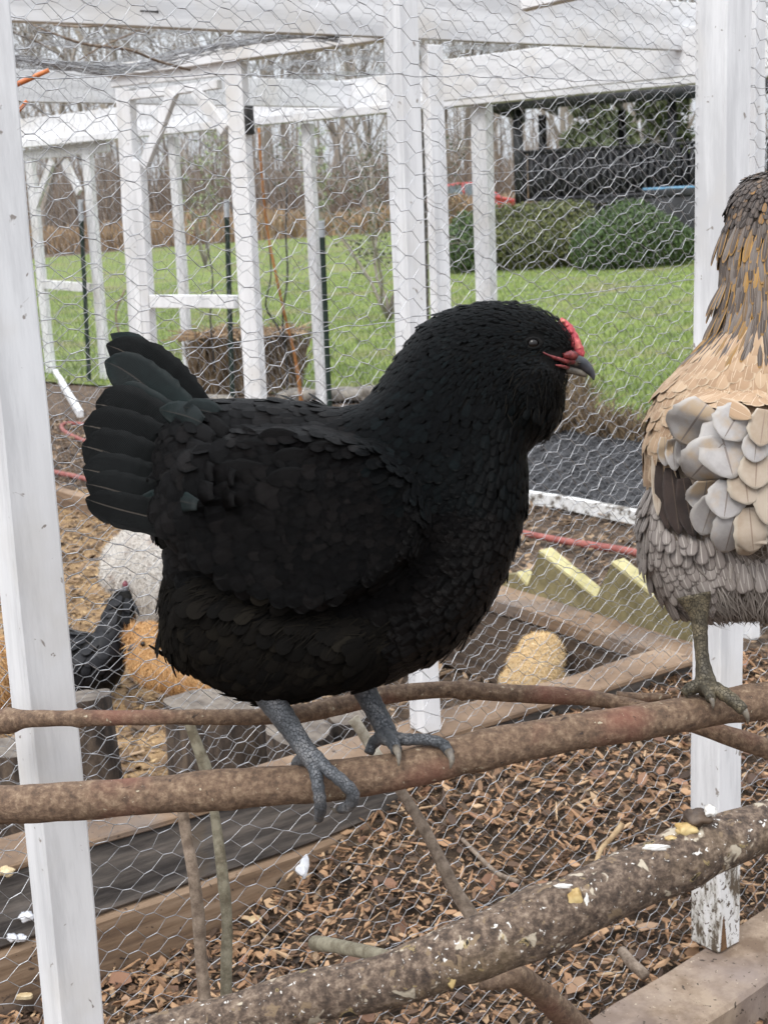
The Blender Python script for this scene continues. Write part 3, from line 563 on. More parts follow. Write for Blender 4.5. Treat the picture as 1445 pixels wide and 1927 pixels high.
# J board: goes off to the far left from the corner
j0 = G(1300, 1243, .25); j1 = G(900, 1118, .25); jd = nrm(j1 - j0); jn = np.array([-jd[1], jd[0], 0])
lumber(j0 - UP * .02 - jn * .055, j1 + jd * .6 - UP * .02 - jn * .055, .11, .04, jn, M['timber'], 'bed_board', 'brown board on edge timbers running back from the corner', 'board', bevel=.004, wob=.003, sub=16)
lumber(j0 - UP * .145 - jn * .03, j1 + jd * .6 - UP * .145 - jn * .03, .05, .20, jn, mat('dark_brown_plank', [(.3, (.04, .026, .018)), (.7, (.11, .075, .05))], 12, 8, .85, .6, .004, (.3, .3, 3)), 'dark_plank', 'dark plank on edge under the brown board', 'plank', bevel=.004, wob=.003, sub=16)  # plank under the board, coloured a darker brown than it
k0 = V(770, 1480, P2, U2); s0 = np.dot(k0 - P2, d2) 
def post_on(px_b, py_b, px_t, py_t, plane, ang, w, d, m, label, zb=None, ext=1.0, group=None, name='fence_post'):
    b = V(px_b, py_b, plane, ang); t = V(px_t, py_t, plane, ang)
    if zb is not None: b = t + (b - t) * ((t[2] - zb) / (t[2] - b[2]))
    t = b + (t - b) * ext
    return lumber(b, t, w, d, dirv(ang), m, name, label, 'post', group=group)
G2 = 'white posts of the chicken pen'
post_on(804, 1470, 752, 10, P2 + n2 * .03, U2, .043, .05, W, 'tall white post in the middle standing behind the black hen', .265, 1.25, G2)
post_on(1408, 1240, 1418, 60, P2 + n2 * .03, U2, .035, .04, W, 'white corner post close behind the right post', .25, 1.2, G2)

# posts standing farther back under the beams
def post_ground(pxb, pyb, pxt, pyt, w, d, ang, m, label, name='fence_post', group=G2, zt=None, base=None):
    b = G(pxb, pyb) if base is None else base; n = nrm([ray(pxb, pyb)[0], ray(pxb, pyb)[1], 0]); an = math.degrees(math.atan2(n[0], n[1])) + 90
    t = V(pxt, pyt, b, an)
    if zt: t = b + (t - b) * (zt / t[2])
    return lumber(b - UP * .03, t, w, d, dirv(ang), m, name, label, 'post', group=group), b, t
# under beam A
a820 = V(812, 90, AP + nrm([-math.cos(math.radians(UA)), math.sin(math.radians(UA)), 0]) * 0, UA)
def under(pxt, pyt, plane, ang, slope, w, d, m, label, zt=None, name='fence_post', group=G2):
    """post with its top at a pixel on a plane; foot on the ground below, leaning by slope (px per px)"""
    t = V(pxt, pyt, plane, ang); pyb = pyt + 900 * (4.6 / max(1.0, np.dot(t - CAM, f_))) ; b = V(pxt + slope * (pyb - pyt), pyb, plane, ang); b = t + (b - t) * ((t[2] + .02) / (t[2] - b[2]))
    return lumber(b, t, w, d, dirv(ang), m, name, label, 'post', group=group), b, t
under(812, 84, AP, UA, .037, .075, .04, W, 'white post right beside the tall middle post under the front roof beam')
aF = lambda x, y, o=0: V(x, y, FP, UF)
under(905, 185, FP, UF, .028, .115, .06, W2, 'wide white post of the far fence left of the black porch')
under(578, 232, FP, UF, .055, .085, .04, W2, 'thin white post of the far fence in front of the wood')
under(325, 257, FP, UF, .07, .085, .04, W2, 'thin white post seen through the middle gate frame')
under(793, 205, FP + np.array([.3, .3, 0]), UF, .02, .035, .035, M['rust'] if False else M['timber_dark'], 'thin dark unpainted stake between two white posts', group=None, name='stake')
# beam A, beam C, header F, rafter D
def beam(px0, py0, px1, py1, plane, ang, h, th, m, label, name='roof_beam', ext=(0, 0), up=True, group='white roof beams of the pen'):
    m = M['white_h']; a = V(px0, py0, plane, ang); b = V(px1, py1, plane, ang); d = nrm(b - a); a = a - d * ext[0]; b = b + d * ext[1]; o = UP * h / 2 * (1 if up else -1)
    return lumber(a + o, b + o, h, th, UP, m, name, label, 'beam', group=group, sub=14), a, b
nA = np.array([-math.cos(math.radians(UA)), math.sin(math.radians(UA)), 0])
_, A0, A1 = beam(0, 38, 1315, 97, AP, UA, .20, .04, W, 'deep white roof beam across the top of the picture', ext=(.8, 1.4))
_, F0, F1 = beam(20, 272, 1310, 150, FP, UF, .19, .04, W2, 'long white header board on the far fence', ext=(.9, .9), name='header_board')
nF = np.array([math.cos(math.radians(UF)), -math.sin(math.radians(UF)), 0])
beam(20, 280, 1310, 157, FP - nF * .0 + np.array([-.03, -.05, 0]), UF, .05, .09, W2, 'narrow white top rail under the far header board', ext=(.9, .9), name='top_rail')
_, C0, C1 = beam(0, 190, 700, 203, CP, UC, .15, .04, W2, 'white beam behind the gate frame on the left', ext=(.8, .1))
_, D0, D1 = beam(215, 146, 722, 77, QP, UQ, .05, .09, W2, 'white rafter running from the gate frame up to the front beam', name='rafter', ext=(.0, .02))
_, E0, E1 = beam(835, 190, 1315, 140, FP + np.array([.25, .28, 0]) * 0 + np.array([-.22, -.5, 0]), UF, .20, .035, W, 'broad white fascia board above the black porch', name='fascia_board', ext=(.1, .6))
beam(983, 20, 1250, -40, AP - nA * .05, UA + 60, .04, .05, W, 'short white rafter end with bare underside at the top', name='rafter')
# gate frame Q (middle)
def gate(posts, header, braces, bars, plane, ang, w, th, m, label, stile=None, name='timber_gate', grp='white timber gate frames'):
    t0 = V(posts[0][2], posts[0][3], plane, ang); root = empty(name, (t0[0], t0[1], 0), label, 'gate', grp); k = 0
    for xb, yb, xt, yt, ww in posts:
        t = V(xt, yt, plane, ang); b = V(xb, yb, plane, ang); b = t + (b - t) * ((t[2] + .02) / (t[2] - b[2])); lumber(b, t, ww, th, dirv(ang), m, parent=root, pname='post')
    nn = np.array([math.cos(math.radians(ang)), -math.sin(math.radians(ang)), 0]); nn = nn if np.dot(nn, [0, -1, 0]) > 0 else -nn
    for x0, y0, x1, y1, h in header + bars:
        lumber(V(x0, y0, plane, ang) + nn * .006, V(x1, y1, plane, ang) + nn * .006, h, th * .8, UP, m, parent=root, pname='rail')
    for x0, y0, x1, y1, h in braces:
        a = V(x0, y0, plane + nn * .02, ang); b = V(x1, y1, plane + nn * .02, ang); lumber(a, b, h, th * .7, np.cross(nn, nrm(b - a)), m, parent=root, pname='brace')
    return root
mid_gate = gate([(263, 650, 236, 165, .088), (284, 650, 262, 300, .05), (482, 750, 443, 120, .095)], [(215, 150, 455, 124, .06), (250, 180, 415, 158, .035)], [(272, 312, 326, 172, .05), (425, 245, 368, 168, .05)], [(288, 566, 446, 568, .055)], QP, UQ, .09, .04, W, 'white gate frame with two corner braces left of the middle')
gate([(96, 700, 55, 285, .11), (202, 745, 163, 272, .11)], [(45, 292, 205, 274, .08)], [(68, 385, 98, 303, .07), (150, 362, 122, 302, .07)], [(82, 534, 172, 541, .07)], FP, UF, .09, .04, W2, 'far white gate frame at the left with braces and a low strut')
s0_ = V(104, 700, FP, UF); s1_ = G(152, 782)
lumber(s0_, s1_ + UP * .01, .05, .04, UP, W2, 'strut', 'short white strut leaning from the far gate post to the ground', 'strut')
# hinge and T posts
hp = V(469, 225, QP, UQ); MB().box(hp + UP * 0, [dirv(UQ), nrm([math.cos(math.radians(UQ)), -math.sin(math.radians(UQ)), 0]), UP], (.009, .02, .055)).build('hinge', M['iron'], mid_gate, bevel=.003)
for (xb, yb, xt, yt, xc, yc), lab in zip([(168, 705, 153, 415, 151, 375), (438, 750, 427, 408, 426, 375), (620, 755, 606, 446, 605, 414)], ['dark green steel post with pale top inside the far gate frame', 'dark green steel post with pale top inside the middle gate frame', 'dark green steel post with pale top beside the thin white post']):
    b = G(xb, yb + 12); n = nrm([b[0], b[1], 0]); an = math.degrees(math.atan2(n[0], n[1])) + 90; t = V(xt, yt, b, an); c = V(xc, yc, b, an); root = empty('steel_post', b, lab, 'steel post', 'dark green steel posts'); ex = dirv(an); ey = np.cross(UP, ex); mb = MB()
    L = np.linalg.norm(t - b); tt = nrm(t - b); mb.box((b + t) / 2, [ex, ey, tt], (.017, .002, L / 2)).box((b + t) / 2 - ey * .017, [ex, ey, tt], (.002, .015, L / 2))
    for k in range(int(L / .06)): mb.box(b + tt * (.03 + k * .06) - ey * .0335, [ex, ey, tt], (.006, .003, .006))
    mb.build('shaft', M['tpost'], root, smooth=False); L2 = np.linalg.norm(c - t); MB().box((t + c) / 2, [ex, ey, tt], (.018, .0035, L2 / 2)).box((t + c) / 2 - ey * .017, [ex, ey, tt], (.003, .015, L2 / 2)).build('painted_top', M['tcap'], root, smooth=False)
# white edged board on the ground at the right, stones at the far fence foot
wb0, wb1 = G(985, 948), G(1215, 992); wd = nrm(wb1 - wb0)
lumber(wb0 - wd * .3 + UP * .035, wb1 + wd * .8 + UP * .03, .055, .03, UP, mat('chipped_white_board', [(.35, (.12, .10, .08)), (.45, (.6, .59, .57)), (.7, (.75, .75, .75))], 22, 9, .7, .4, .004, (.3, 1, 1)), 'edging_board', 'chipped white edging board between the mulch and the gravel', 'board', wob=.004)
rs = random.Random(5)
for i, (x, y, w, h, lab) in enumerate([(560, 752, .24, .10, 'flat grey stone below the dead stalk clump'), (645, 752, .30, .11, 'long flat grey stone right of the thin white post'), (700, 750, .26, .12, 'pale stone nearest the back of the hen'), (400, 765, .30, .10, 'broad low stone left of the dead stalk clump'), (330, 770, .22, .09, 'small brown stone behind the tail of the hen'), (240, 775, .24, .09, 'rough stone by the far fence, left of the tail')]):
    c = G(x, y); import bmesh; b = bmesh.new(); bmesh.ops.create_icosphere(b, subdivisions=3, radius=1.0)
    v = [np.array(q.co) * [w * .55, .13, h * .6] * (1 + .35 * mnoise.noise(q.co * 1.7 + Vector((i * 7, 0, 0)))) for q in b.verts]; rot = dirv(UF); rn = np.array([-rot[1], rot[0], 0])
    v = [c + rot * q[0] + rn * q[1] + UP * (max(-.02, min(q[2], h * .4)) + .03) for q in v]; o = part('border_stone', v, [[q.index for q in f.verts] for f in b.faces], M['stone'], loc=c); b.free(); tag(o, lab, 'stone', 'stones along the far fence')
# dead stalk clump and stalks
def clump(px0, px1, py, D, h, n, label):
    a = V(px0, py, (0, D), 90) * [1, 1, 0]; b = V(px1, py, (0, D), 90) * [1, 1, 0]; t = rng.random((n, 1)); p0 = a + (b - a) * t + np.stack([0 * t[:, 0], rng.uniform(0, .35, n), 0 * t[:, 0]], 1)
    hh = h * rng.uniform(.35, 1.08, n); d = np.stack([rng.normal(0, .13, n), rng.normal(0, .13, n), np.ones(n)], 1); mid = p0 + d * hh[:, None] * .5; e = mid + (d + rng.normal(0, .22, (n, 3)) * [1, 1, .3]) * hh[:, None] * .5
    v, f = segs(np.concatenate([p0, mid]), np.concatenate([mid, e]), .005, .003, 3); root = empty('dead_plant_clump', (a + b) / 2, label, 'dead plants'); tag(part('stalks', v, f, M['dead_clump'], root, smooth=False), kind='stuff')
    m = 500; q = a + (b - a) * rng.random((m, 1)) + np.stack([np.zeros(m), rng.uniform(-.05, .3, m), np.full(m, h)], 1); v, f = segs(q, q + rng.normal(0, .1, (m, 3)) * [1, 1, .25], .005, .004, 3); tag(part('thatch', v, f, M['dry'], root, smooth=False), kind='stuff')
clump(368, 565, 745, 9.6, .42, 3200, 'squared clump of brown dead stalks behind the gate frame')
def stalk(rows, m, name, label, cat='stalk', n=6, group=None):
    p, r = pxpath(rows, .04); v, f = tube_arrays(p, r, n, .15, 20); o = part(name, v, f, m, loc=p[-1] * [1, 1, 1]); tag(o, label, cat, group); return o
stalk([(487, 240, 8.2, 2.6), (493, 330, 8.3, 2.8), (503, 430, 8.5, 2.6), (520, 520, 8.6, 2.6), (540, 610, 8.8, 2.6), (553, 660, 8.9, 3), (563, 720, 9.0, 4), (568, 770, 9.1, 4)], M['rust'], 'rusty_rod', 'thin bent orange brown rod left of the thin white post', 'rod')
stalk([(540, 350, 9, 1.6), (538, 440, 9, 2), (541, 520, 9, 2), (532, 600, 9, 2.2), (540, 690, 9.2, 2.4), (540, 755, 9.3, 2.4)], M['iron'], 'dry_stalk', 'dark dry stalk standing behind the orange brown rod', group='dark dry stalks')
stalk([(506, 450, 9, 1.6), (510, 520, 9, 1.6), (500, 575, 9, 1.8), (520, 610, 9.1, 2), (535, 640, 9.1, 2)], M['iron'], 'dry_stalk', 'short crooked dark stalk left of the orange brown rod', group='dark dry stalks')
stalk([(235, 545, 9, 1.8), (218, 590, 9, 2), (228, 640, 9, 2), (240, 690, 9, 2.4), (245, 760, 9, 2.6)], M['twig'], 'dry_stalk', 'forked brown stalk beside the far gate frame above the tail', group='dark dry stalks')
stalk([(388, 455, 9.3, 1.4), (400, 520, 9.3, 1.6), (396, 600, 9.3, 1.8), (405, 700, 9.4, 2)], M['iron'], 'dry_stalk', 'thin dark stalk inside the middle gate frame', group='dark dry stalks')
# hoses and cord
def hose(rows, name, label, m, z=.02, cat='hose', step=.03, rad=None):
    c = np.array([list(G(x, y, z)) + [r] for x, y, r in rows]); s = spline(c, step); v, f = tube_arrays(s[:, :3], s[:, 3], 8); o = part(name, v, f, m, loc=s[0, :3]); tag(o, label, cat)
hose([(930, 985, .012), (985, 1003, .013), (1060, 1018, .014), (1110, 1026, .015), (1205, 1043, .015), (1330, 1090, .015), (1460, 1170, .015), (1560, 1260, .015)], 'garden_hose', 'red garden hose lying on mulch behind the yellow stair board', M['hose'])
hose([(185, 838, .013), (150, 826, .013), (122, 812, .013), (116, 800, .013), (132, 796, .012), (170, 800, .012)], 'hose_loop', 'small loop of red hose behind the tail of the hen', M['hose'])
hose([(60, 880, .014), (100, 888, .014), (160, 901, .014), (230, 920, .014), (330, 950, .014)], 'red_hose', 'red hose running from the left post behind the hen tail', M['hose'])
bd0, bd1 = G(70, 925, .04), G(210, 965, .04)
lumber(bd0, bd1 + nrm(bd1 - bd0) * .5, .09, .05, UP, M['timber'], 'ground_board', 'short brown board on the ground left of the hen tail', 'board', wob=.004)
for rows, lab in zip(([(-60, 205, 2.3, 5), (0, 172, 2.3, 5), (45, 152, 2.3, 5), (92, 131, 2.3, 4)], [(-40, 262, 2.4, 4.5), (12, 222, 2.4, 4.5), (32, 209, 2.4, 4.5), (51, 189, 2.4, 3.5)]), ('upper orange cord end beside the top of the left post', 'lower shorter orange cord end beside the left post')):
    o, rr_ = pxpath(rows, .02); v, f = tube_arrays(o, rr_, 8); tag(part('power_cord', v, f, M['cord'], loc=o[0]), lab, 'cord')

# ---- yellow sawtooth stair board resting on the bed board
def stringer():
    X0 = j0 - UP * .0; 
    pts = [(925, 1085), (972, 1080), (992, 1104), (1014, 1040), (1120, 1128), (1150, 1061), (1262, 1150), (1290, 1155), (1300, 1222), (1180, 1188), (1060, 1152), (925, 1112)]
    pl = j0 + jn * -.10; an = math.degrees(math.atan2(jd[0], jd[1])); q = [V(x, y, pl, an) for x, y in pts]; th = jn * .04 if np.dot(jn, [0, 1, 0]) > 0 else -jn * .04
    n = len(q); root = empty('stair_stringer', q[8], 'yellow treated sawtooth stair board lying on the brown board', 'stair board'); vv = [p for p in q] + [p + th for p in q]
    part('side_face', vv, [tuple(range(n)), tuple(range(2 * n - 1, n - 1, -1))] + [(i, (i + 1) % n, (i + 1) % n + n, i + n) for i in range(n)], M['treated_side'], root, smooth=False)
    for a, b in ((1, 2), (3, 4), (5, 6)):
        p0, p1 = q[a], q[b]; t = nrm(p1 - p0); up = nrm(np.cross(t, th)); up = up if up[2] > 0 else -up
        MB().box((p0 + p1) / 2 + th / 2 + up * .004, [t, nrm(th), up], (np.linalg.norm(p1 - p0) / 2, .0215, .004)).build('cut_edge', M['treated'], root, smooth=False)
stringer()
# ---- upright logs
def log(px, py, rpx, ztop, label, rx=None, seed=0):
    c = G(px, py, ztop); D = np.dot(c - CAM, f_); R = rpx * D / FOC; base = c * [1, 1, 0]; root = empty('log_round', base, label, 'log', 'upright log rounds'); n = 40; rings = []; v = []; f = []
    zs = np.linspace(0, ztop, 9)
    for z in zs:
        for j in range(n):
            a = 2 * math.pi * j / n; q = Vector((math.cos(a) * 2.2 + seed * 5, math.sin(a) * 2.2, z * 2)); rr = R * (1 + .16 * mnoise.noise(q) + .05 * mnoise.noise(Vector((math.cos(a) * 11, math.sin(a) * 11, z * 5 + seed)))) * (1 + .12 * (1 - z / ztop) ** 2); v.append(base + np.array([math.cos(a) * rr, math.sin(a) * rr, z + (.012 * math.cos(a + seed) if z == ztop else 0)]))
    for k in range(len(zs) - 1):
        for j in range(n): f.append((k * n + j, k * n + (j + 1) % n, (k + 1) * n + (j + 1) % n, (k + 1) * n + j))
    part('bark', v, f, M['log_bark'], root); topv = v[-n:]; c2 = np.mean(topv, 0); part('cut_end', list(topv) + [c2], [(j, (j + 1) % n, n) for j in range(n)], M['log_end'], root)
log(150, 1312, 62, .30, 'split grey log round left of the gap, beside the white post', seed=1)
log(20, 1405, 75, .27, 'wide grey log round at the left edge under the thin perch', seed=2)
log(405, 1325, 92, .24, 'dark bark log round under the belly of the black hen', seed=3)
log(560, 1372, 62, .22, 'brown log round behind the legs of the black hen', seed=4)
log(655, 1340, 40, .22, 'small dark log round between the two hen legs', seed=5)

# ================================================================ WIRE NETTING
def netting(name, origin, u, v, U, Vh, h, r, rt, m, label, selv=(), gap=None, wav=.006, seed=0, n=3, pitch=1.0, jit=.16, parent=None, vert=False):
    origin = np.asarray(origin, float); u = nrm(u); v = nrm(v)
    if vert: u, v, U, Vh = v, u, Vh, U
    w = np.cross(u, v); pw = h * pitch; L = .46 * pw; ni = int(U / pw) + 1; nj = int(Vh / h) + 1
    I, J = np.meshgrid(np.arange(ni), np.arange(nj), indexing='ij'); I = I.ravel(); J = J.ravel(); cx = I * pw; cy = (J + .5 * (I % 2)) * h
    def pos(x, y):
        a = np.sin(x / h * 2.3 + y / h * 5.1 + seed) * jit * h * .35 + np.sin(x / h * 7.7 - y / h * 3.3) * jit * h * .25 + np.sin(x * 9 + seed) * h * .15
        b = np.sin(x / h * 4.9 - y / h * 1.9 + 1 + seed) * jit * h * .35 + np.sin(x / h * 3.1 + y / h * 8.3) * jit * h * .25 + np.sin(y * 7 + x * 4 + seed) * h * .25
        c = np.sin(x * 6.1 + y * 3.3 + seed) * wav + np.sin(x * 17 - y * 13) * wav * .35 + np.sin(x / h * 9.7 + y / h * 6.1) * h * .05
        return origin + u * (x + a)[:, None] + v * (y + b)[:, None] + w * c[:, None]
    l = pos(cx - L / 2, cy); rgt = pos(cx + L / 2, cy); a0, a1, rr = [l], [rgt], [np.full(len(cx), rt)]
    for sgn in (1, -1): a0.append(rgt); a1.append(pos(cx + pw - L / 2, cy + sgn * h / 2)); rr.append(np.full(len(cx), r))
    for y in selv:
        t = np.arange(0, U, h); q = pos(t, np.full(len(t), y)); a0.append(q[:-1]); a1.append(q[1:]); rr.append(np.full(len(t) - 1, rt * .9))
    a0 = np.concatenate(a0); a1 = np.concatenate(a1); rr = np.concatenate(rr)
    vv, ff = segs(a0, a1, rr, rr, n)
    o = part(name, vv, ff, m, loc=origin, smooth=True); tag(o, label, 'wire netting', kind='stuff' if False else None); return o
net0 = V(20, 900, P1, U1) + n1 * .030; net0 = net0 * [1, 1, 0] - d1 * .35
selv_z = []
for x, y in ((722, 1784), (690, 605), (1000, 152), (300, 1130)): selv_z.append(V(x, y, net0, U1)[2])
print('SELV', selv_z, 'plane pts', lp, rp)
netting('wire_netting', net0 + UP * .06, d1, UP, 3.0, 2.15, .0265, .00045, .00068, M['wire'], 'hexagonal chicken wire stretched close behind the two nearest white posts', [z - .06 for z in selv_z[:3]], seed=1, n=4)
netting('wire_netting', at2(-1.6, .24, .03), d2, UP, 3.0, 1.7, .0265, .0004, .0006, M['wire_dull'], 'second layer of chicken wire standing on the old timber wall', [.5, 1.1], seed=2)
Q0 = D0 * [1, 1, 0]; netting('wire_netting', Q0 - dirv(UQ) * 1.1 - UP * 0, dirv(UQ), UP, 2.0, 1.86, .045, .0005, .0008, M['wire_dull'], 'chicken wire filling the middle gate frame', seed=3, vert=True)
Fa = F0 * [1, 1, 0]; netting('wire_netting', Fa + nrm(FP - Fa) * 0 - np.array([.03, .05, 0]), nrm((F1 - F0) * [1, 1, 0]), UP, 7.5, 1.9, .05, .0007, .001, M['wire_dull'], 'chicken wire along the far white fence beside the lawn', seed=4, vert=True)
ra = A0 * [1, 1, 0] + UP * 2.06; netting('roof_netting', ra, dirv(UA), nrm([-1, 1.15, 0]), 6.0, 5.0, .05, .0008, .0012, M['wire_dull'], 'chicken wire roof stretched over the pen', [1.0, 2.0, 3.0], wav=.03, seed=5)
0 and netting('wire_netting', A0 * [1, 1, 0] + nA * .03 + dirv(UA) * 2.0, dirv(UA), UP, 3.4, 2.05, .05, .0007, .001, M['wire_dull'], 'chicken wire hanging from the front roof beam right of the middle post', seed=6)
# twigs caught on the roof, rolled edge of the roof wire
def twig(rows, label, m, name='twig', group='twigs lying on the roof wire', step=.03, n=6, cat='twig', noise=.2):
    p, r = pxpath(rows, step); v, f = tube_arrays(p, r, n, noise, 30); o = part(name, v, f, m, loc=p[0]); tag(o, label, cat, group); return o
twig([(35, 34, 4.5, 2), (100, 62, 4.5, 2.4), (165, 83, 4.55, 3), (240, 92, 4.6, 3), (300, 115, 4.7, 3), (358, 131, 4.8, 2.5)], 'long brown twig lying across the roof wire at the upper left', M['twig'])
twig([(100, 46, 4.5, 1.5), (150, 50, 4.5, 1.8), (200, 48, 4.5, 1.6), (280, 60, 4.6, 1.2)], 'thin pale twig above the long brown twig', M['twig'])
twig([(150, 112, 4.7, 1.4), (185, 90, 4.7, 1.6), (230, 70, 4.7, 1.8), (258, 58, 4.7, 1.4)], 'short twig crossing the long brown twig', M['twig'])
twig([(2, 40, 4.5, 1.4), (30, 62, 4.5, 1.6), (70, 78, 4.6, 1.4), (120, 108, 4.7, 1.2)], 'short twig nearest the left post top', M['twig'])
def bundle():
    ctrl = [(-40, 98, 4.4), (40, 112, 4.5), (120, 124, 4.6), (200, 130, 4.7), (270, 122, 4.8), (340, 104, 4.8), (420, 84, 4.8), (500, 70, 4.8), (560, 62, 4.8), (640, 70, 4.8)]
    mb = MB(); R = random.Random(4)
    for k in range(26):
        p, r = pxpath([(x + R.gauss(0, 5), y + R.gauss(0, 7), Z + R.gauss(0, .05), .9) for x, y, Z in ctrl], .06); mb.tube(p, r, 3)
    o = mb.build('rolled_wire_edge', M['wire_dull'], loc=P(40, 112, 4.5)); tag(o, 'bundled loose edge of the roof wire sagging at the upper left', 'wire netting')
bundle()
# nail in the front beam
q = V(280, 20, AP - nA * .022, UA); dd = dirv(UA)
mb = MB(); mb.tube([q - dd * .03, q + dd * .03], [.0022, .0022], 6); mb.tube([q + dd * .03, q + dd * .033], [.005, .005], 8); o = mb.build('nail', M['iron'], loc=q); tag(o, 'dark nail bent flat on the front roof beam', 'nail')
# ================================================================ PERCHES AND BRANCHES
def branch(rows, m, name, label, cat='branch', n=24, step=.006, noise=.10, knots=(), group=None, ns=22):
    p, r = pxpath(rows, step); r = r.copy()
    for kx, amp, wd in knots:
        d = np.array([abs(np.dot(q - CAM, r_) / np.dot(q - CAM, f_) * FOC + CX - kx) for q in p]); r *= 1 + amp * np.exp(-(d / wd) ** 2)
    v, f = tube_arrays(p, r, n, noise, ns); o = part(name, v, f, m, loc=p[len(p) // 2]); tag(o, label, cat, group); return o, p, r
_, mainp, mainr = branch([(-60, 1519, 1.20, 37), (0, 1516, 1.20, 37), (150, 1507, 1.20, 36), (300, 1495, 1.20, 35.5), (450, 1484, 1.20, 37), (600, 1473, 1.20, 38.5), (750, 1451, 1.20, 36), (880, 1420, 1.21, 38), (1050, 1383, 1.23, 36), (1200, 1361, 1.25, 34), (1310, 1340, 1.27, 33), (1445, 1318, 1.29, 35), (1560, 1296, 1.31, 35)], M['bark'], 'perch_branch', 'thick reddish brown perch branch that both big hens stand on', 'perch', n=32, knots=((905, .07, 18), (180, .05, 22), (420, .04, 40)))
branch([(-60, 1366, 1.42, 22), (-10, 1360, 1.40, 22), (15, 1356, 1.40, 21), (60, 1353, 1.38, 16.5), (150, 1352, 1.36, 15), (300, 1350, 1.34, 14.5), (420, 1350, 1.34, 15), (500, 1349, 1.34, 16), (570, 1343, 1.35, 17), (640, 1328, 1.37, 17.5), (720, 1309, 1.39, 17), (800, 1300, 1.40, 16), (870, 1298, 1.40, 16), (950, 1304, 1.40, 16), (1050, 1309, 1.40, 17), (1130, 1317, 1.40, 15), (1200, 1332, 1.39, 14), (1270, 1352, 1.39, 16), (1345, 1376, 1.38, 18), (1445, 1410, 1.38, 20), (1560, 1455, 1.38, 20)], M['bark'], 'thin_branch', 'thinner curved branch lying behind the hen legs across the left post', noise=.13, knots=((870, .3, 10), (18, .25, 14), (148, .25, 8), (560, .12, 12)))
branch([(1160, 1312, 1.40, 12), (1200, 1315, 1.40, 11), (1245, 1312, 1.41, 7), (1262, 1310, 1.41, 3)], M['bark'], 'side_twig', 'short broken stub ending beside the foot of the grey hen', 'twig', n=12)
lowp = branch([(180, 2020, 1.00, 47), (280, 1962, 1.00, 48), (450, 1917, 1.00, 50), (600, 1872, 1.00, 50), (720, 1850, 1.00, 51), (870, 1795, 1.00, 57), (1000, 1742, 1.01, 62), (1080, 1706, 1.01, 58), (1200, 1650, 1.03, 56), (1290, 1612, 1.04, 57), (1386, 1577, 1.06, 50), (1445, 1558, 1.07, 46), (1580, 1515, 1.10, 44)], M['bark2'], 'perch_branch', 'thick dark perch branch at the bottom spattered with white droppings', 'perch', n=40, noise=.16, knots=((1030, .10, 30), (1290, .08, 25), (870, .08, 26), (700, .04, 30)), ns=16)
branch([(340, 1500, 1.42, 9), (350, 1570, 1.42, 10), (363, 1640, 1.41, 11), (373, 1720, 1.41, 12), (378, 1800, 1.41, 11.5), (386, 1890, 1.41, 12), (392, 1960, 1.4, 12)], M['twig'], 'upright_stick', 'grey upright stick with a bend, left of the greenish one', 'stick', n=14, knots=((350, .12, 6),), noise=.1, group=None)
branch([(352, 1350, 1.46, 9), (372, 1405, 1.46, 11), (388, 1450, 1.46, 12), (398, 1500, 1.46, 9), (408, 1560, 1.46, 10), (418, 1640, 1.45, 11), (427, 1730, 1.45, 11), (426, 1800, 1.45, 11), (426, 1880, 1.45, 11), (430, 1960, 1.45, 11)], M['twig_green'], 'upright_stick', 'greenish lichened upright stick below the belly of the black hen', 'stick', n=14, noise=.1)
branch([(664, 1352, 1.50, 11), (676, 1370, 1.50, 10), (695, 1400, 1.50, 10.5), (725, 1445, 1.48, 10)], mat('pale_peeled_stick', [(.3, (.26, .22, .16)), (.7, (.50, .45, .36))], 40, 5, .8, .4, .002), 'peeled_stick', 'pale cut stick end showing between the hen legs', 'stick', n=14)
branch([(735, 1462, 1.45, 10), (768, 1510, 1.44, 10), (798, 1560, 1.43, 11), (826, 1615, 1.42, 11), (856, 1675, 1.41, 12), (888, 1725, 1.40, 14), (925, 1790, 1.38, 16)], M['twig'], 'slanting_stick', 'slanting brown stick running down to the spattered lower perch', 'stick', n=16, knots=((800, .1, 9),), noise=.12)
branch([(592, 1776, 1.30, 15), (615, 1778, 1.28, 14), (660, 1786, 1.24, 13), (720, 1800, 1.18, 14), (790, 1822, 1.1, 16)], M['twig_green'], 'broken_stick', 'short broken grey stick end poking out left above the lower perch', 'stick', n=16, noise=.12)
branch([(905, 1856, 1.08, 8), (935, 1852, 1.09, 12), (968, 1838, 1.10, 22), (1000, 1856, 1.13, 24), (1045, 1895, 1.16, 25), (1095, 1945, 1.2, 26), (1140, 1990, 1.2, 26)], M['bark'], 'forked_branch', 'stout brown branch running from under the lower perch to the bottom edge', 'branch', n=20, noise=.12)
def surf_lump(x, y, Z, R, m, name, label, cat, seed=0, sq=(1, 1, 1), group=None):
    import bmesh; b = bmesh.new(); bmesh.ops.create_icosphere(b, subdivisions=3, radius=1); c = P(x, y, Z); Rm = R * Z / FOC
    v = [c + (r_ * q.co[0] * sq[0] + u_ * q.co[1] * sq[1] + f_ * q.co[2] * sq[2]) * Rm * (1 + .5 * mnoise.noise(q.co * 1.8 + Vector((seed, 0, 0)))) for q in b.verts]; o = part(name, v, [[q.index for q in f.verts] for f in b.faces], m, loc=c); b.free(); return tag(o, label, cat, group)
M['drop_y'] = mat('yellow_dropping', [(.3, (.35, .22, .07)), (.7, (.55, .42, .20))], 40, 6, .5, .5, .003); M['drop_w'] = mat('white_dropping', [(.3, (.5, .47, .42)), (.7, (.78, .77, .74))], 40, 6, .6, .5, .003); M['drop_d'] = mat('dark_dropping', [(.3, (.04, .025, .018)), (.7, (.11, .075, .05))], 40, 6, .6, .6, .003)
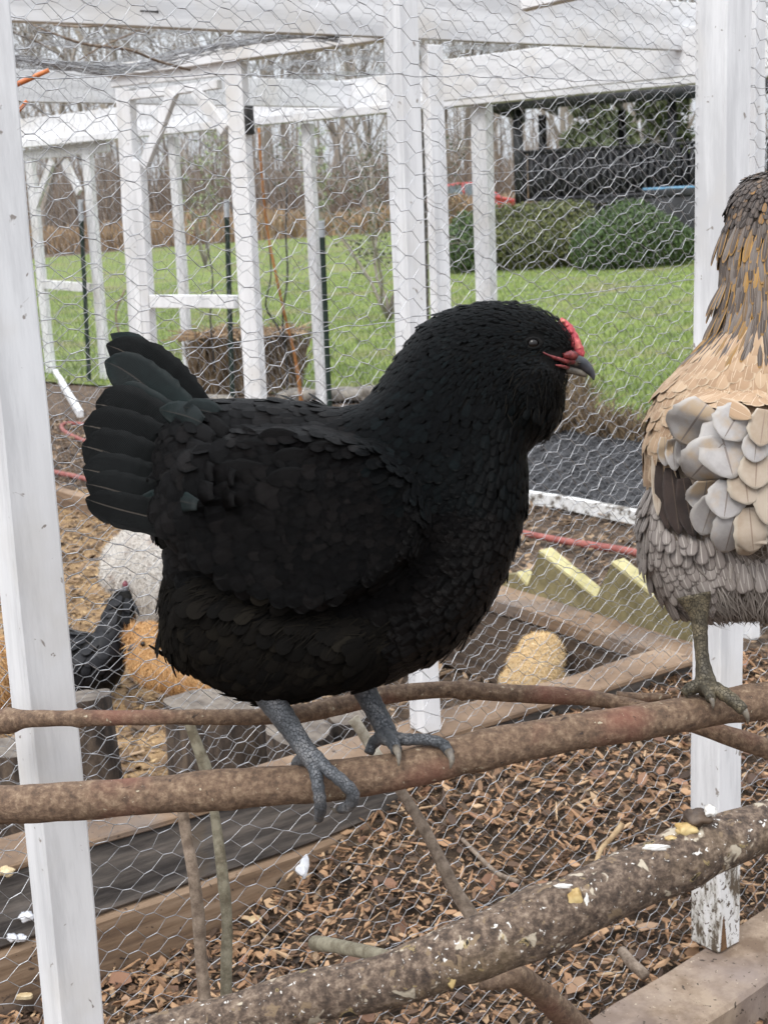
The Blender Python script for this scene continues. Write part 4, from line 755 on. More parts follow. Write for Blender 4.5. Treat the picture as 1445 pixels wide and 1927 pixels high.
surf_lump(1312, 1540, 1.035, 20, M['drop_d'], 'dropping', 'dark brown dropping heaped on the lower perch before the right post', 'dropping', 1, (1.3, .8, 1)); surf_lump(1337, 1527, 1.03, 11, M['drop_w'], 'dropping', 'small white lump on top of the dark dropping', 'dropping', 2)
surf_lump(1290, 1562, 1.03, 16, M['drop_y'], 'dropping', 'yellow brown dropping left of the dark heap on the lower perch', 'dropping', 3, (1.4, .8, .8)); surf_lump(1262, 1578, 1.025, 8, M['drop_y'], 'dropping', 'smallest yellowish dropping at the left of the heap', 'dropping', 4, (1.3, .6, .6))
surf_lump(848, 1832, .9815, 13, M['drop_y'], 'dropping', 'runny yellow dropping down the front of the lower perch', 'dropping', 5, (.8, 2.0, .3)); surf_lump(828, 1812, .9815, 8, M['drop_w'], 'dropping', 'white splash beside the runny yellow dropping', 'dropping', 6, (1.2, 1.1, .3))
surf_lump(1082, 1690, .9905, 11, M['drop_y'], 'dropping', 'curled yellow splash at the middle of the lower perch', 'dropping', 7, (1.1, 1.5, .3)); surf_lump(1104, 1700, .9905, 7, M['drop_w'], 'dropping', 'white drip right of the curled yellow splash', 'dropping', 8, (.7, 2.2, .3)); surf_lump(1060, 1668, .99, 9, M['drop_w'], 'dropping', 'white crust above the curled yellow splash', 'dropping', 9, (1.8, .5, .3)); surf_lump(1235, 1595, .998, 12, M['drop_w'], 'dropping', 'broad flaky white crust left of the droppings heap', 'dropping', 10, (2.0, .5, .3))

# distinctive loose bits on the ground
def flake(x, y, w, h, thick, m, name, label, cat, rot=0, z=.03, seed=0, tilt=.2):
    c = G(x, y, z); a = math.radians(rot); R = random.Random(seed); n = 9; D = np.dot(c - CAM, f_); ex = np.array([math.cos(a), math.sin(a), 0]); ey = np.array([-math.sin(a), math.cos(a), tilt]); ez = np.cross(ex, ey); v = []
    for s in (1, -1):
        for j in range(n):
            t = 2 * math.pi * j / n; rr = 1 + R.uniform(-.25, .2); v.append(c + ex * math.cos(t) * rr * w * D / FOC / 2 + ey * math.sin(t) * rr * h * D / FOC / 2 + ez * s * thick / 2); 
        R = random.Random(seed)
    f = [tuple(range(n)), tuple(range(2 * n - 1, n - 1, -1))] + [(j, j + n, (j + 1) % n + n, (j + 1) % n) for j in range(n)]; o = part(name, v, f, m, loc=c, smooth=False); tag(o, label, cat); return o
M['pale_chip'] = mat('pale_wood', [(.3, (.45, .33, .18)), (.7, (.68, .56, .36))], 30, 4, .8, .3, .002); M['red_bark'] = mat('orange_bark', [(.3, (.22, .085, .04)), (.7, (.42, .19, .09))], 30, 6, .8, .6, .003, (1, .3, 1)); M['feather_w'] = mat('white_feather', [(.3, (.62, .64, .70)), (.7, (.80, .81, .84))], 20, 4, .8, .2, .002)
for i, (x, y, w, h, m, nm, lab, rot) in enumerate([(1090, 1838, 95, 34, 'red_bark', 'bark_piece', 'largest orange bark slab, by the foot of the forked branch', 30), (1150, 1858, 70, 22, 'red_bark', 'bark_piece', 'orange bark sliver beside the sill timber', 20), (912, 1700, 50, 22, 'red_bark', 'bark_piece', 'orange bark flake above the lower perch, right of the slanting stick', -50), (780, 1565, 30, 55, 'red_bark', 'bark_piece', 'upright orange bark piece left of the slanting stick', 10), (480, 1732, 30, 24, 'pale_chip', 'wood_chip', 'pale yellow wood chip right of the greenish stick', 10), (46, 1876, 30, 12, 'pale_chip', 'wood_chip', 'pale chip lying left of the left post foot', 5), (603, 1648, 22, 8, 'pale_chip', 'wood_chip', 'small cream chip beside the white feather', 5), (940, 1530, 80, 14, 'red_bark', 'bark_piece', 'long thin bark strip under the main perch at centre', 40), (1340, 1740, 60, 14, 'pale_chip', 'wood_chip', 'pale chip at the far side of the sill, right of the post', 25)]):
    flake(x, y, w, h, .006, M[m], nm, lab, 'wood chip' if nm == 'wood_chip' else 'bark', rot, .035, i)
branch([(1118, 1640, 2.05, 5), (1130, 1600, 2.08, 5), (1150, 1578, 2.1, 5), (1170, 1552, 2.12, 6)], mat('pale_twig', [(.3, (.25, .16, .08)), (.7, (.42, .30, .17))], 40, 4, .8, .3, .002), 'ground_twig', 'pale forked twig standing in the mulch beyond the lower perch', 'twig', n=8)
branch([(870, 1580, 2.25, 4), (930, 1640, 2.15, 4.5), (975, 1660, 2.1, 4.5)], M['twig'], 'ground_twig', 'thin brown twig on the mulch behind the lower perch', 'twig', n=8)
branch([(1170, 1790, 1.95, 10), (1190, 1815, 1.92, 11), (1215, 1838, 1.9, 11)], M['twig'], 'ground_twig', 'short thick grey stick end lying in the mulch by the sill', 'twig', n=10)
fc = P(573, 1628, 1.98); feather_root = empty('small_feather', fc, 'small white feather caught on the wire below the black hen', 'feather')

# ================================================================ BIRDS
def solve_inflate(poly, Z, cell, it=1400):
    poly = np.array(poly, float); A = (poly[:, 0] - CX) * Z / FOC; B = -(poly[:, 1] - CY) * Z / FOC; lo = np.array([A.min(), B.min()]) - 3 * cell; hi = np.array([A.max(), B.max()]) + 3 * cell
    nx = int((hi[0] - lo[0]) / cell) + 1; ny = int((hi[1] - lo[1]) / cell) + 1; X, Y = np.meshgrid(lo[0] + np.arange(nx) * cell, lo[1] + np.arange(ny) * cell, indexing='ij')
    mk = in_poly(X, Y, np.stack([A, B], 1)); u = np.zeros((nx, ny)); w = 1.94
    ii, jj = np.indices(u.shape); red = mk & ((ii + jj) % 2 == 0); blk = mk & ((ii + jj) % 2 == 1)
    for _ in range(it // 4):
        for c in (red, blk):
            s = np.zeros_like(u); s[1:-1, 1:-1] = (u[2:, 1:-1] + u[:-2, 1:-1] + u[1:-1, 2:] + u[1:-1, :-2] + 4 * cell * cell) / 4
            u[c] += w * (s[c] - u[c])
    return X, Y, mk, np.maximum(u, 0)
def bird_body(poly, Z, cell=.003, scale=.8, bulges=(), hmax=None):
    X, Y, mk, u = solve_inflate(poly, Z, cell); h = np.sqrt(u) * scale
    if hmax: h = hmax * np.tanh(h / hmax)
    front = h.copy()
    for bp, amp, p in bulges:
        pa = np.stack([(np.array(bp)[:, 0] - CX) * Z / FOC, -(np.array(bp)[:, 1] - CY) * Z / FOC], 1); bm = in_poly(X, Y, pa)
        d = bm.astype(float)
        for _ in range(p): d[1:-1, 1:-1] = (d[1:-1, 1:-1] * 2 + d[2:, 1:-1] + d[:-2, 1:-1] + d[1:-1, 2:] + d[1:-1, :-2]) / 6 
        front = front + amp * d
    front[~mk] = 0; h2 = front.copy()
    idx = -np.ones(X.shape, int); nb = np.zeros_like(mk); nb[:-1, :-1] |= mk[:-1, :-1] | mk[1:, :-1] | mk[:-1, 1:] | mk[1:, 1:]
    used = np.zeros_like(mk)
    qi, qj = np.nonzero(nb); 
    for di in (0, 1):
        for dj in (0, 1): used[qi + di, qj + dj] = True
    idx[used] = np.arange(used.sum()); nf_ = used.sum(); a = X[used]; b = Y[used]; inn = mk[used]; hf = h2[used]
    # relax the rim
    bi = np.nonzero(~inn)[0]; co = np.stack([a, b], 1); quads = np.stack([idx[qi, qj], idx[qi + 1, qj], idx[qi + 1, qj + 1], idx[qi, qj + 1]], 1)
    adj = {}
    for q in quads:
        for k in range(4):
            x, y = q[k], q[(k + 1) % 4]
            adj.setdefault(x, set()).add(y); adj.setdefault(y, set()).add(x)
    for _ in range(6):
        new = co.copy()
        for k in bi:
            n_ = [m_ for m_ in adj[k] if not inn[m_]] or list(adj[k]); new[k] = .4 * co[k] + .6 * np.mean(co[list(n_) + [m_ for m_ in adj[k] if inn[m_]][:1]], 0)
        co = new
    W3 = lambda hh: CAM + r_ * co[:, 0:1] + u_ * co[:, 1:2] + f_ * (Z - hh)[:, None]
    vf = W3(hf); backid = np.where(inn, np.cumsum(inn) - 1 + nf_, np.arange(nf_)); vb = W3(-hf)[inn]; v = np.concatenate([vf, vb]); f2 = backid[quads][:, ::-1]
    faces = np.concatenate([quads, f2]); plane = np.concatenate([co, co[inn]])
    px = np.stack([plane[:, 0] * FOC / Z + CX, -plane[:, 1] * FOC / Z + CY], 1)
    def hat(x, y):
        A_ = (x - CX) * Z / FOC; B_ = -(y - CY) * Z / FOC; i = int(round((A_ - X[0, 0]) / cell)); j = int(round((B_ - Y[0, 0]) / cell)); return h2[min(max(i, 0), X.shape[0] - 1), min(max(j, 0), X.shape[1] - 1)]
    def S(x, y, lift=0.0):                                     # surface point seen at a pixel
        h = 0
        for _ in range(4): q = CX + (x - CX) * (Z - h) / Z, CY + (y - CY) * (Z - h) / Z; h = hat(*q)
        return P(x, y, Z - h - lift)
    tri = np.concatenate([faces[:, [0, 1, 2]], faces[:, [0, 2, 3]]]); N = np.cross(v[tri[:, 1]] - v[tri[:, 0]], v[tri[:, 2]] - v[tri[:, 0]]); vn = np.zeros_like(v)
    for k in range(3): np.add.at(vn, tri[:, k], N)
    vn = unit(vn)
    if np.sum((v - v.mean(0)) * vn) < 0: vn = -vn
    return dict(v=v, f=faces, px=px, Z=Z, hat=hat, S=S, n=vn)
def surface_samples(B, n, density):
    v = B['v']; q = B['f']; tri = np.concatenate([q[:, [0, 1, 2]], q[:, [0, 2, 3]]]); e1 = v[tri[:, 1]] - v[tri[:, 0]]; e2 = v[tri[:, 2]] - v[tri[:, 0]]; N = np.cross(e1, e2); ar = np.linalg.norm(N, axis=1) / 2
    vn = np.zeros_like(v)
    for k in range(3): np.add.at(vn, tri[:, k], N)
    vn = unit(vn); c = B['px'][tri].mean(1); cen = v.mean(0)
    if np.sum((v[tri[:, 0]] - cen) * vn[tri[:, 0]]) < 0: vn = -vn
    w = ar * density(c); w = w / w.sum(); t = rng.choice(len(tri), n, p=w); r1 = np.sqrt(rng.random(n)); r2 = rng.random(n); bc = np.stack([1 - r1, r1 * (1 - r2), r1 * r2], 1)
    Pp = np.einsum('nk,nkd->nd', bc, v[tri[t]]); Nn = unit(np.einsum('nk,nkd->nd', bc, vn[tri[t]])); px = np.einsum('nk,nkd->nd', bc, B['px'][tri[t]]); return Pp, Nn, px
def thin_out(Pp, rad):
    cellz = float(np.max(rad)); g = {}; keep = []
    for i, (p, r) in enumerate(zip(Pp, rad)):
        k = tuple((p / cellz).astype(int)); ok = True
        for a in (-1, 0, 1):
            for b in (-1, 0, 1):
                for c in (-1, 0, 1):
                    for j in g.get((k[0] + a, k[1] + b, k[2] + c), ()):
                        if np.sum((Pp[j] - p) ** 2) < (r * .5 + rad[j] * .5) ** 2: ok = False; break
                    if not ok: break
                if not ok: break
            if not ok: break
        if ok: g.setdefault(k, []).append(i); keep.append(i)
    return np.array(keep)
def flow(ctrl):
    c = np.array(ctrl, float)
    def fn(px):
        d = ((px[:, None] - c[None, :, :2]) ** 2).sum(2); w = 1 / (d + 400) ** 1.6; w /= w.sum(1)[:, None]; return w @ c[:, 2:]
    return fn
FEATHER_ROWS = [(0, .35, 0), (.25, .75, .015), (.5, .97, .02), (.75, 1.0, .015), (.92, .7, .0), (1.0, .3, -.012)]
def feather_template():
    v, uv, f = [], [], []
    for s, w, z in FEATHER_ROWS:
        for c in (-1, 0, 1): v.append((c * w * .5, s, z + (.035 * w if c == 0 else -.03 * w))); uv.append((.5 + c * .5, s))
    for k in range(len(FEATHER_ROWS) - 1):
        for c in (0, 1): f.append((k * 3 + c, k * 3 + c + 1, k * 3 + 4 + c, k * 3 + 3 + c))
    return np.array(v), np.array(f), np.array(uv)
FT = feather_template()
def feathers(name, B, n, size, aspect, flowfn, m, parent, dens=lambda c: np.ones(len(c)), sel=None, lift=(.10, .2), spacing=.42, jitter=.12, sink=.0006, kind='stuff'):
    """size(px)->length in metres"""
    Pp, Nn, px = surface_samples(B, n, dens)
    if sel is not None: k = sel(px); Pp, Nn, px = Pp[k], Nn[k], px[k]
    L = size(px) * rng.uniform(.85, 1.15, len(px)); k = thin_out(Pp, L * spacing); Pp, Nn, px, L = Pp[k], Nn[k], px[k], L[k]
    fl = flowfn(px); T = r_ * fl[:, 0:1] - u_ * fl[:, 1:2]; T = T + rng.normal(0, jitter, T.shape) * np.linalg.norm(T, axis=1)[:, None]; T = unit(T - Nn * np.sum(T * Nn, 1)[:, None])
    li = rng.uniform(*lift, len(px))[:, None]; Y = unit(T + Nn * li); X = unit(np.cross(Y, Nn)); Zd = np.cross(X, Y)
    asp = aspect(px) if callable(aspect) else aspect
    S = np.stack([L * asp * rng.uniform(.9, 1.1, len(L)), L, L], 1); v, f, uv = scatter(FT[0], FT[1], Pp - Nn * sink, X, Y, Zd, S, FT[2]); o = part(name, v, f, m, parent, uvs=uv, smooth=True)
    if kind: o['kind'] = kind
    return o
def wisps(name, B, n, L, w, flowfn, m, parent, sel=None, dens=lambda c: np.ones(len(c)), stand=.5, jitter=.35, curl=.25):
    Pp, Nn, px = surface_samples(B, n, dens)
    if sel is not None: k = sel(px); Pp, Nn, px = Pp[k], Nn[k], px[k]
    N = len(px); fl = flowfn(px); T = r_ * fl[:, 0:1] - u_ * fl[:, 1:2]; T = unit(T + rng.normal(0, jitter, (N, 3))); T = unit(T - Nn * np.sum(T * Nn, 1)[:, None]); Y = unit(T + Nn * (stand * rng.uniform(.5, 1.3, (N, 1)))); X = unit(np.cross(Y, Nn)); Zd = np.cross(X, Y)
    l = rng.uniform(*L, N); tv = np.array([(-.5, 0, 0), (.5, 0, 0), (.45, .5, -curl * .25), (-.45, .5, -curl * .25), (0, 1, -curl)]); tf = [(0, 1, 2, 3), (3, 2, 4, 4)]
    tf = np.array([(0, 1, 2), (0, 2, 3), (3, 2, 4)]); v, f, _ = scatter(tv, tf, Pp - Nn * .001, X, Y, Zd, np.stack([np.full(N, w) * rng.uniform(.6, 1.3, N), l, l], 1)); o = part(name, v, f, m, parent, smooth=True); o['kind'] = 'stuff'; return o
def quill(name, rows, m, parent, cup=.12, rot=0.0, tipround=.12, ns=14, sideways=None, label=None):
    """one large feather: rows (px, py, depth, half width px) from base to tip"""
    w = [list(P(x, y, Z)) + [hw * Z / FOC] for x, y, Z, hw in rows]; s = spline(w, np.linalg.norm(np.array(w[-1][:3]) - np.array(w[0][:3])) / ns); p = s[:, :3]; hw = s[:, 3]; t = np.gradient(p, axis=0); t = unit(t); v, uv, f = [], [], []
    L = len(p); nc = 7; rq = random.Random(int(rows[0][0] * 7 + rows[-1][1] * 3))
    for k in range(L):
        x = nrm(np.cross(t[k], -f_)); x = x * math.cos(rot) - nrm(np.cross(x, t[k])) * math.sin(rot) * 1.0; z = nrm(np.cross(x, t[k])); z = z if np.dot(z, f_) < 0 else -z; s_ = k / (L - 1); wk = hw[k] * (1 if s_ < 1 - tipround else math.sqrt(max(0.02, 1 - ((s_ - 1 + tipround) / tipround) ** 2)))
        for c in range(nc):
            e = -1 + 2 * c / (nc - 1); wob = 1 + .02 * math.sin(k * 2.1 + c) + (rq.uniform(-.07, .03) if c in (0, nc - 1) else 0); v.append(p[k] + x * e * wk * wob - z * cup * wk * e * e); uv.append((.5 + e * .5, s_))
    for k in range(L - 1):
        for c in range(nc - 1): f.append((k * nc + c, k * nc + c + 1, (k + 1) * nc + c + 1, (k + 1) * nc + c))
    o = part(name, v, np.array(f), m, parent, uvs=np.array(uv), smooth=True)
    sd = o.modifiers.new('thickness', 'SOLIDIFY'); sd.thickness = .0004
    if label: o['label'] = label
    return o
def limb(mb, rows, m=0, n=12, rings=0.0, step=.0025, sq=1.0):
    p, r = pxpath(rows, step); r = r * (1 + rings * np.sin(np.arange(len(r)) * 1.9)); v, f = tube_arrays(p, r, n, .05, 200, True, sq); mb.add(v, f, m)
def ball(c, R, n=3, ax=None, sq=(1, 1, 1)):
    import bmesh; b = bmesh.new(); bmesh.ops.create_icosphere(b, subdivisions=n, radius=1); ax = ax or (r_, u_, f_); v = [c + sum(ax[k] * q.co[k] * sq[k] for k in range(3)) * R for q in b.verts]; f = [[q.index for q in g.verts] for g in b.faces]; b.free(); return v, f

M['black_skin'] = mat('black_down', [(.3, (.006, .006, .006)), (.7, (.014, .013, .012))], 40, 4, .9, .3, .002, spec=.1)
fb = dict(rough=.42, bump=.6, bdist=.0005, spec=.085)
M['bf_body'] = mat('black_feathers', [(.0, (.0012, .0012, .0014)), (.45, (.0024, .0021, .0022)), (.75, (.0048, .004, .0039)), (.92, (.008, .0068, .0066)), (1, (.005, .008, .008))], 25, 4, island=.75, uvline=(None, (.002, .002, .002)), **fb)
M['bf_neck'] = mat('black_green_hackle', [(.0, (.001, .0012, .0015)), (.5, (.0018, .0022, .0025)), (.85, (.003, .0045, .005)), (1, (.005, .010, .011))], 25, 4, island=.75, uvline=(None, (.002, .002, .002)), rough=.42, bump=.5, bdist=.0006, spec=.07)
M['bf_tail'] = mat('black_green_tail', [(.3, (.0025, .003, .003)), (.7, (.006, .007, .007))], 18, 4, uvline=((.07, .06, .05), None, .022), rough=.42, bump=.8, bdist=.0008, spec=.15)
M['bf_green'] = mat('green_sheen_tail', [(.3, (.003, .006, .006)), (.7, (.007, .014, .0135))], 18, 4, uvline=((.03, .027, .024), None, .02), rough=.45, bump=.5, bdist=.0008, spec=.2)
M['bf_breast'] = mat('shaded_black_feathers', [(.0, (.0012, .0012, .0014)), (.5, (.002, .002, .0023)), (.85, (.0034, .0034, .0038)), (1, (.006, .0058, .006))], 25, 4, island=.75, uvline=(None, (.0012, .0012, .0012)), rough=.8, bump=.5, bdist=.0006, spec=.05)  # darker copy of the body black, underside shade in the colour; unused
M['bf_fluff'] = mat('black_brown_fluff', [(.0, (.003, .003, .003)), (.6, (.007, .006, .005)), (1, (.014, .012, .009))], 25, 3, .9, 0, island=.7, spec=.05)
M['leg_grey'] = scaly('slate_leg_skin', [(.3, (.06, .065, .072)), (.55, (.10, .105, .115)), (.75, (.16, .16, .165))])
M['claw'] = mat('claw_horn', [(.3, (.10, .085, .07)), (.7, (.22, .19, .15))], 80, 3, .45, .2, .001)
M['comb'] = mat('red_comb', [(.3, (.34, .03, .045)), (.7, (.52, .08, .085))], 200, 6, .55, 1.0, .0015, second=((.62, .22, .16), 70, .52, .7))
M['face_red'] = mat('dark_red_face', [(.3, (.06, .008, .010)), (.7, (.24, .035, .035))], 120, 5, .5, .8, .0012)
M['beak'] = mat('slate_beak', [(.3, (.02, .022, .027)), (.7, (.06, .06, .07))], 60, 4, .35, .2, .001, second=((.30, .22, .15), 45, .52, .66))
M['eye'] = mat('dark_eye', [(.3, (.004, .003, .003)), (.7, (.010, .006, .004))], 20, 2, .12, 0, spec=.35)

def black_hen():
    Zc = 1.215
    poly = [(300, 900), (305, 850), (330, 800), (375, 765), (420, 757), (480, 754), (560, 757), (640, 766), (676, 762), (704, 735), (732, 692), (762, 650), (797, 606), (837, 585), (880, 572), (935, 567), (990, 572), (1030, 586), (1056, 606), (1074, 632), (1084, 655), (1084, 672), (1072, 690), (1066, 706), (1064, 735), (1058, 775), (1040, 812), (1012, 832), (994, 845), (988, 865), (992, 905), (988, 955), (978, 1000), (958, 1060), (936, 1110), (906, 1155), (868, 1203), (820, 1238), (760, 1268), (690, 1294), (640, 1298), (600, 1306), (550, 1322), (500, 1322), (450, 1308), (400, 1286), (354, 1258), (320, 1236), (300, 1196), (305, 1140), (308, 1100), (320, 1050), (308, 1010), (288, 985), (292, 940)]
    wing = [(345, 900), (410, 850), (500, 815), (620, 820), (715, 850), (775, 905), (800, 970), (780, 1030), (720, 1085), (640, 1122), (560, 1130), (490, 1100), (420, 1060), (350, 1010), (318, 960)]
    thigh = [(380, 1090), (470, 1120), (600, 1160), (690, 1180), (700, 1250), (640, 1290), (540, 1310), (430, 1280), (370, 1210), (350, 1140)]
    cheek = [(960, 700), (1000, 690), (1040, 705), (1056, 740), (1048, 785), (1015, 815), (975, 800), (950, 750)]
    B = bird_body(poly, Zc, .003, .78, [(wing, .022, 3), (thigh, .012, 14), (cheek, .010, 10)], hmax=.105)
    root = empty('black_hen', P(640, 1440, 1.2), 'large black hen with red comb standing on the main perch', 'hen'); mb = MB(); mb.add(B['v'] - B['n'] * .0035, B['f'], 0)
    # legs: near one then far one
    limb(mb, [(500, 1296, 1.175, 30), (520, 1330, 1.175, 25), (548, 1372, 1.175, 21), (572, 1408, 1.173, 19), (590, 1432, 1.17, 20), (600, 1446, 1.172, 16)], 1, 14, .02)
    limb(mb, [(588, 1425, 1.172, 16), (594, 1455, 1.163, 13), (600, 1490, 1.159, 12), (603, 1520, 1.166, 12), (600, 1542, 1.180, 9)], 1, 12, .06)
    limb(mb, [(592, 1425, 1.170, 16), (616, 1448, 1.162, 13), (645, 1472, 1.159, 13), (664, 1495, 1.162, 13), (658, 1516, 1.172, 12), (640, 1524, 1.184, 9)], 1, 12, .06)
    limb(mb, [(580, 1428, 1.180, 14), (562, 1432, 1.205, 11), (556, 1440, 1.225, 9)], 1, 10, .06)
    limb(mb, [(672, 1270, 1.245, 28), (692, 1310, 1.242, 22), (712, 1348, 1.238, 20), (728, 1380, 1.232, 20), (734, 1396, 1.228, 17)], 1, 14, .02)
    limb(mb, [(728, 1388, 1.225, 16), (760, 1392, 1.205, 12), (800, 1392, 1.195, 11), (832, 1400, 1.190, 11), (846, 1418, 1.182, 9.5)], 1, 12, .06)
    limb(mb, [(722, 1384, 1.222, 16), (738, 1396, 1.200, 13), (746, 1412, 1.188, 11)], 1, 12, .06)
    limb(mb, [(718, 1386, 1.230, 14), (702, 1400, 1.238, 11), (694, 1418, 1.235, 9)], 1, 10, .06)
    mb.build('body', [M['black_skin'], M['leg_grey']], root)
    for rows in ([(602, 1536, 1.184, 8), (597, 1546, 1.193, 5), (592, 1552, 1.2, 1.5)], [(645, 1522, 1.183, 8), (632, 1526, 1.19, 5), (622, 1520, 1.198, 1.5)], [(844, 1414, 1.182, 9), (850, 1430, 1.176, 6), (847, 1447, 1.176, 1.5)], [(745, 1408, 1.188, 9), (750, 1424, 1.18, 5.5), (750, 1442, 1.178, 1.5)]):
        m2 = MB(); limb(m2, rows, 0, 10); m2.build('claw', M['claw'], root)
    fl = flow([(1060, 620, -1, -.1), (960, 590, -1, .05), (860, 620, -.9, .45), (1000, 700, -.7, .6), (1040, 780, -.3, 1), (780, 680, -.65, .8), (900, 760, -.45, 1), (740, 780, -.7, .8), (980, 900, -.1, 1), (850, 880, -.5, .9), (720, 860, -1, .5), (700, 960, -.9, .45), (560, 800, -1, .12), (450, 780, -1, .1), (380, 800, -1, .05), (560, 920, -1, .3), (420, 900, -1, .15), (350, 940, -1, .1), (950, 1040, -.35, 1), (820, 1060, -.7, .8), (860, 1180, -.9, .6), (640, 1060, -1, .45), (480, 1040, -1, .3), (700, 1200, -.9, .5), (560, 1220, -.7, .8), (450, 1180, -.7, .7), (350, 1120, -.9, .5), (340, 1220, -.5, 1), (450, 1290, -.5, 1), (330, 1020, -.9, .3), (600, 1290, -.5, .8)])
    X_, Y_ = (lambda p: p[:, 0]), (lambda p: p[:, 1])
    def is_head(p): return (X_(p) > 830) & (Y_(p) < 770) & (X_(p) - 830 > (Y_(p) - 560) * -.2)
    def is_neck(p): return (X_(p) > 660) & (Y_(p) < 960 - (X_(p) - 660) * .05) & ~is_head(p) & ((X_(p) - 660) * 1.0 > (Y_(p) - 790) * .55)
    def is_fluff(p): return (Y_(p) > 1085 + np.clip((X_(p) - 450), -200, 400) * .16) & (X_(p) < 760) | ((X_(p) < 345) & (Y_(p) > 985))
    def face(p): return (((X_(p) - 1052) / 40) ** 2 + ((Y_(p) - 683) / 22) ** 2 < 1) | (((X_(p) - 1003) / 20) ** 2 + ((Y_(p) - 645) / 15) ** 2 < 1)
    def size_b(p): d = np.hypot(X_(p) - 900, Y_(p) - 700); return np.clip(.009 + (d - 120) * .000035, .009, .0225) * np.where((X_(p) < 700) & (X_(p) > 330) & (Y_(p) < 980), 1.18, 1) * np.where((Y_(p) > 900) & (X_(p) > 560) & (X_(p) < 800) & (Y_(p) < 1080), .75, 1)
    isb = lambda p: ~is_head(p) & ~is_neck(p) & ~is_fluff(p)
    isback = lambda p: (Y_(p) < 900 + np.clip(640 - X_(p), -200, 400) * .30)
    feathers('body_feathers', B, 60000, size_b, .80, fl, M['bf_body'], root, sel=lambda p: isb(p) & isback(p), lift=(.07, .15), spacing=.36, jitter=.08)
    feathers('breast_feathers', B, 60000, size_b, .80, fl, M['bf_body'], root, sel=lambda p: isb(p) & ~isback(p), lift=(.05, .12), spacing=.34, jitter=.08)
    feathers('neck_hackle', B, 40000, lambda p: .009 + .007 * np.clip((Y_(p) - 620) / 280, 0, 1), .60, fl, M['bf_neck'], root, sel=is_neck, lift=(.06, .13), spacing=.34, jitter=.10)
    feathers('head_feathers', B, 50000, lambda p: .0052 + .003 * np.clip((1000 - X_(p)) / 170, 0, 1), .45, fl, M['bf_neck'], root, sel=lambda p: is_head(p) & ~face(p), lift=(.03, .09), spacing=.30, jitter=.12)
    wisps('fluff', B, 40000, (.012, .026), .0011, fl, M['bf_fluff'], root, sel=is_fluff, stand=.28, jitter=.25)
    feathers('thigh_feathers', B, 9000, lambda p: np.full(len(p), .022), .6, fl, M['bf_fluff'], root, sel=is_fluff, lift=(.0, .04), spacing=.3, jitter=.15)
    wisps('beard', B, 6000, (.008, .019), .0010, flow([(1040, 730, -.1, 1), (1000, 800, -.2, 1), (1060, 760, .1, 1)]), M['bf_fluff'], root, sel=lambda p: (X_(p) > 940) & (Y_(p) > 705) & (Y_(p) < 850), stand=.6, jitter=.2)
    wisps('rim_fluff', B, 9000, (.006, .013), .0008, fl, M['bf_fluff'], root, sel=lambda p: (Y_(p) > 980) | (X_(p) > 940), stand=.3, jitter=.2)
    for nm, n_, sl, mm_ in (('back_barbs', 26000, lambda p: isb(p), 'bf_body'), ('neck_barbs', 14000, lambda p: is_neck(p) | (is_head(p) & ~face(p)), 'bf_neck')):
        wisps(nm, B, n_, (.006, .013), .0007, fl, M[mm_], root, sel=sl, stand=.20, jitter=.18, curl=.12)
    # tail, every quill its own
    T = [('g', [(400, 800, 1.235, 20), (338, 740, 1.24, 34), (283, 688, 1.24, 36), (244, 650, 1.24, 26), (208, 628, 1.24, 9)]),
         ('b', [(390, 790, 1.228, 26), (330, 735, 1.228, 44), (275, 690, 1.228, 48), (234, 662, 1.228, 32), (200, 648, 1.228, 14)]),
         ('g', [(380, 810, 1.222, 24), (320, 765, 1.222, 42), (260, 715, 1.222, 44), (222, 690, 1.222, 32), (197, 680, 1.222, 18)]),
         ('g', [(370, 830, 1.216, 26), (310, 790, 1.216, 36), (250, 755, 1.216, 36), (218, 735, 1.216, 26)]),
         ('b', [(390, 880, 1.212, 30), (320, 830, 1.212, 50), (250, 790, 1.212, 56), (205, 765, 1.212, 46), (180, 760, 1.212, 26)]),
         ('b', [(395, 900, 1.205, 30), (320, 858, 1.204, 46), (240, 825, 1.203, 52), (185, 805, 1.203, 42), (157, 800, 1.203, 26)]),
         ('b', [(400, 925, 1.198, 30), (320, 895, 1.196, 44), (240, 865, 1.195, 48), (180, 845, 1.194, 40), (154, 838, 1.194, 24)]),
         ('b', [(400, 945, 1.190, 30), (320, 925, 1.188, 42), (240, 905, 1.186, 44), (185, 888, 1.185, 38), (156, 882, 1.185, 22)]),
         ('b', [(400, 965, 1.182, 30), (320, 950, 1.180, 36), (240, 930, 1.178, 38), (190, 916, 1.177, 32), (162, 910, 1.177, 18)]),
         ('b', [(410, 990, 1.176, 26), (330, 982, 1.172, 30), (250, 965, 1.170, 34), (195, 950, 1.168, 28), (161, 938, 1.168, 14)])]
    for g, rows in T: quill('tail_feather', [(a_, b_, c_, d_ * (1.06 if k_ < len(rows) - 1 else 1.2)) for k_, (a_, b_, c_, d_) in enumerate(rows)], M['bf_green' if g == 'g' else 'bf_tail'], root, cup=.06, tipround=.12, ns=24)
    C = [('g', (380, 795), (300, 770), 26), ('b', (400, 830), (310, 815), 30), ('b', (395, 860), (290, 860), 34), ('b', (400, 890), (275, 905), 34), ('b', (400, 925), (280, 950), 32), ('g', (370, 950), (265, 935), 22), ('g', (420, 785), (345, 765), 22), ('b', (430, 820), (340, 800), 28), ('b', (440, 860), (330, 850), 30), ('b', (440, 900), (325, 900), 30), ('b', (440, 940), (330, 950), 28)]
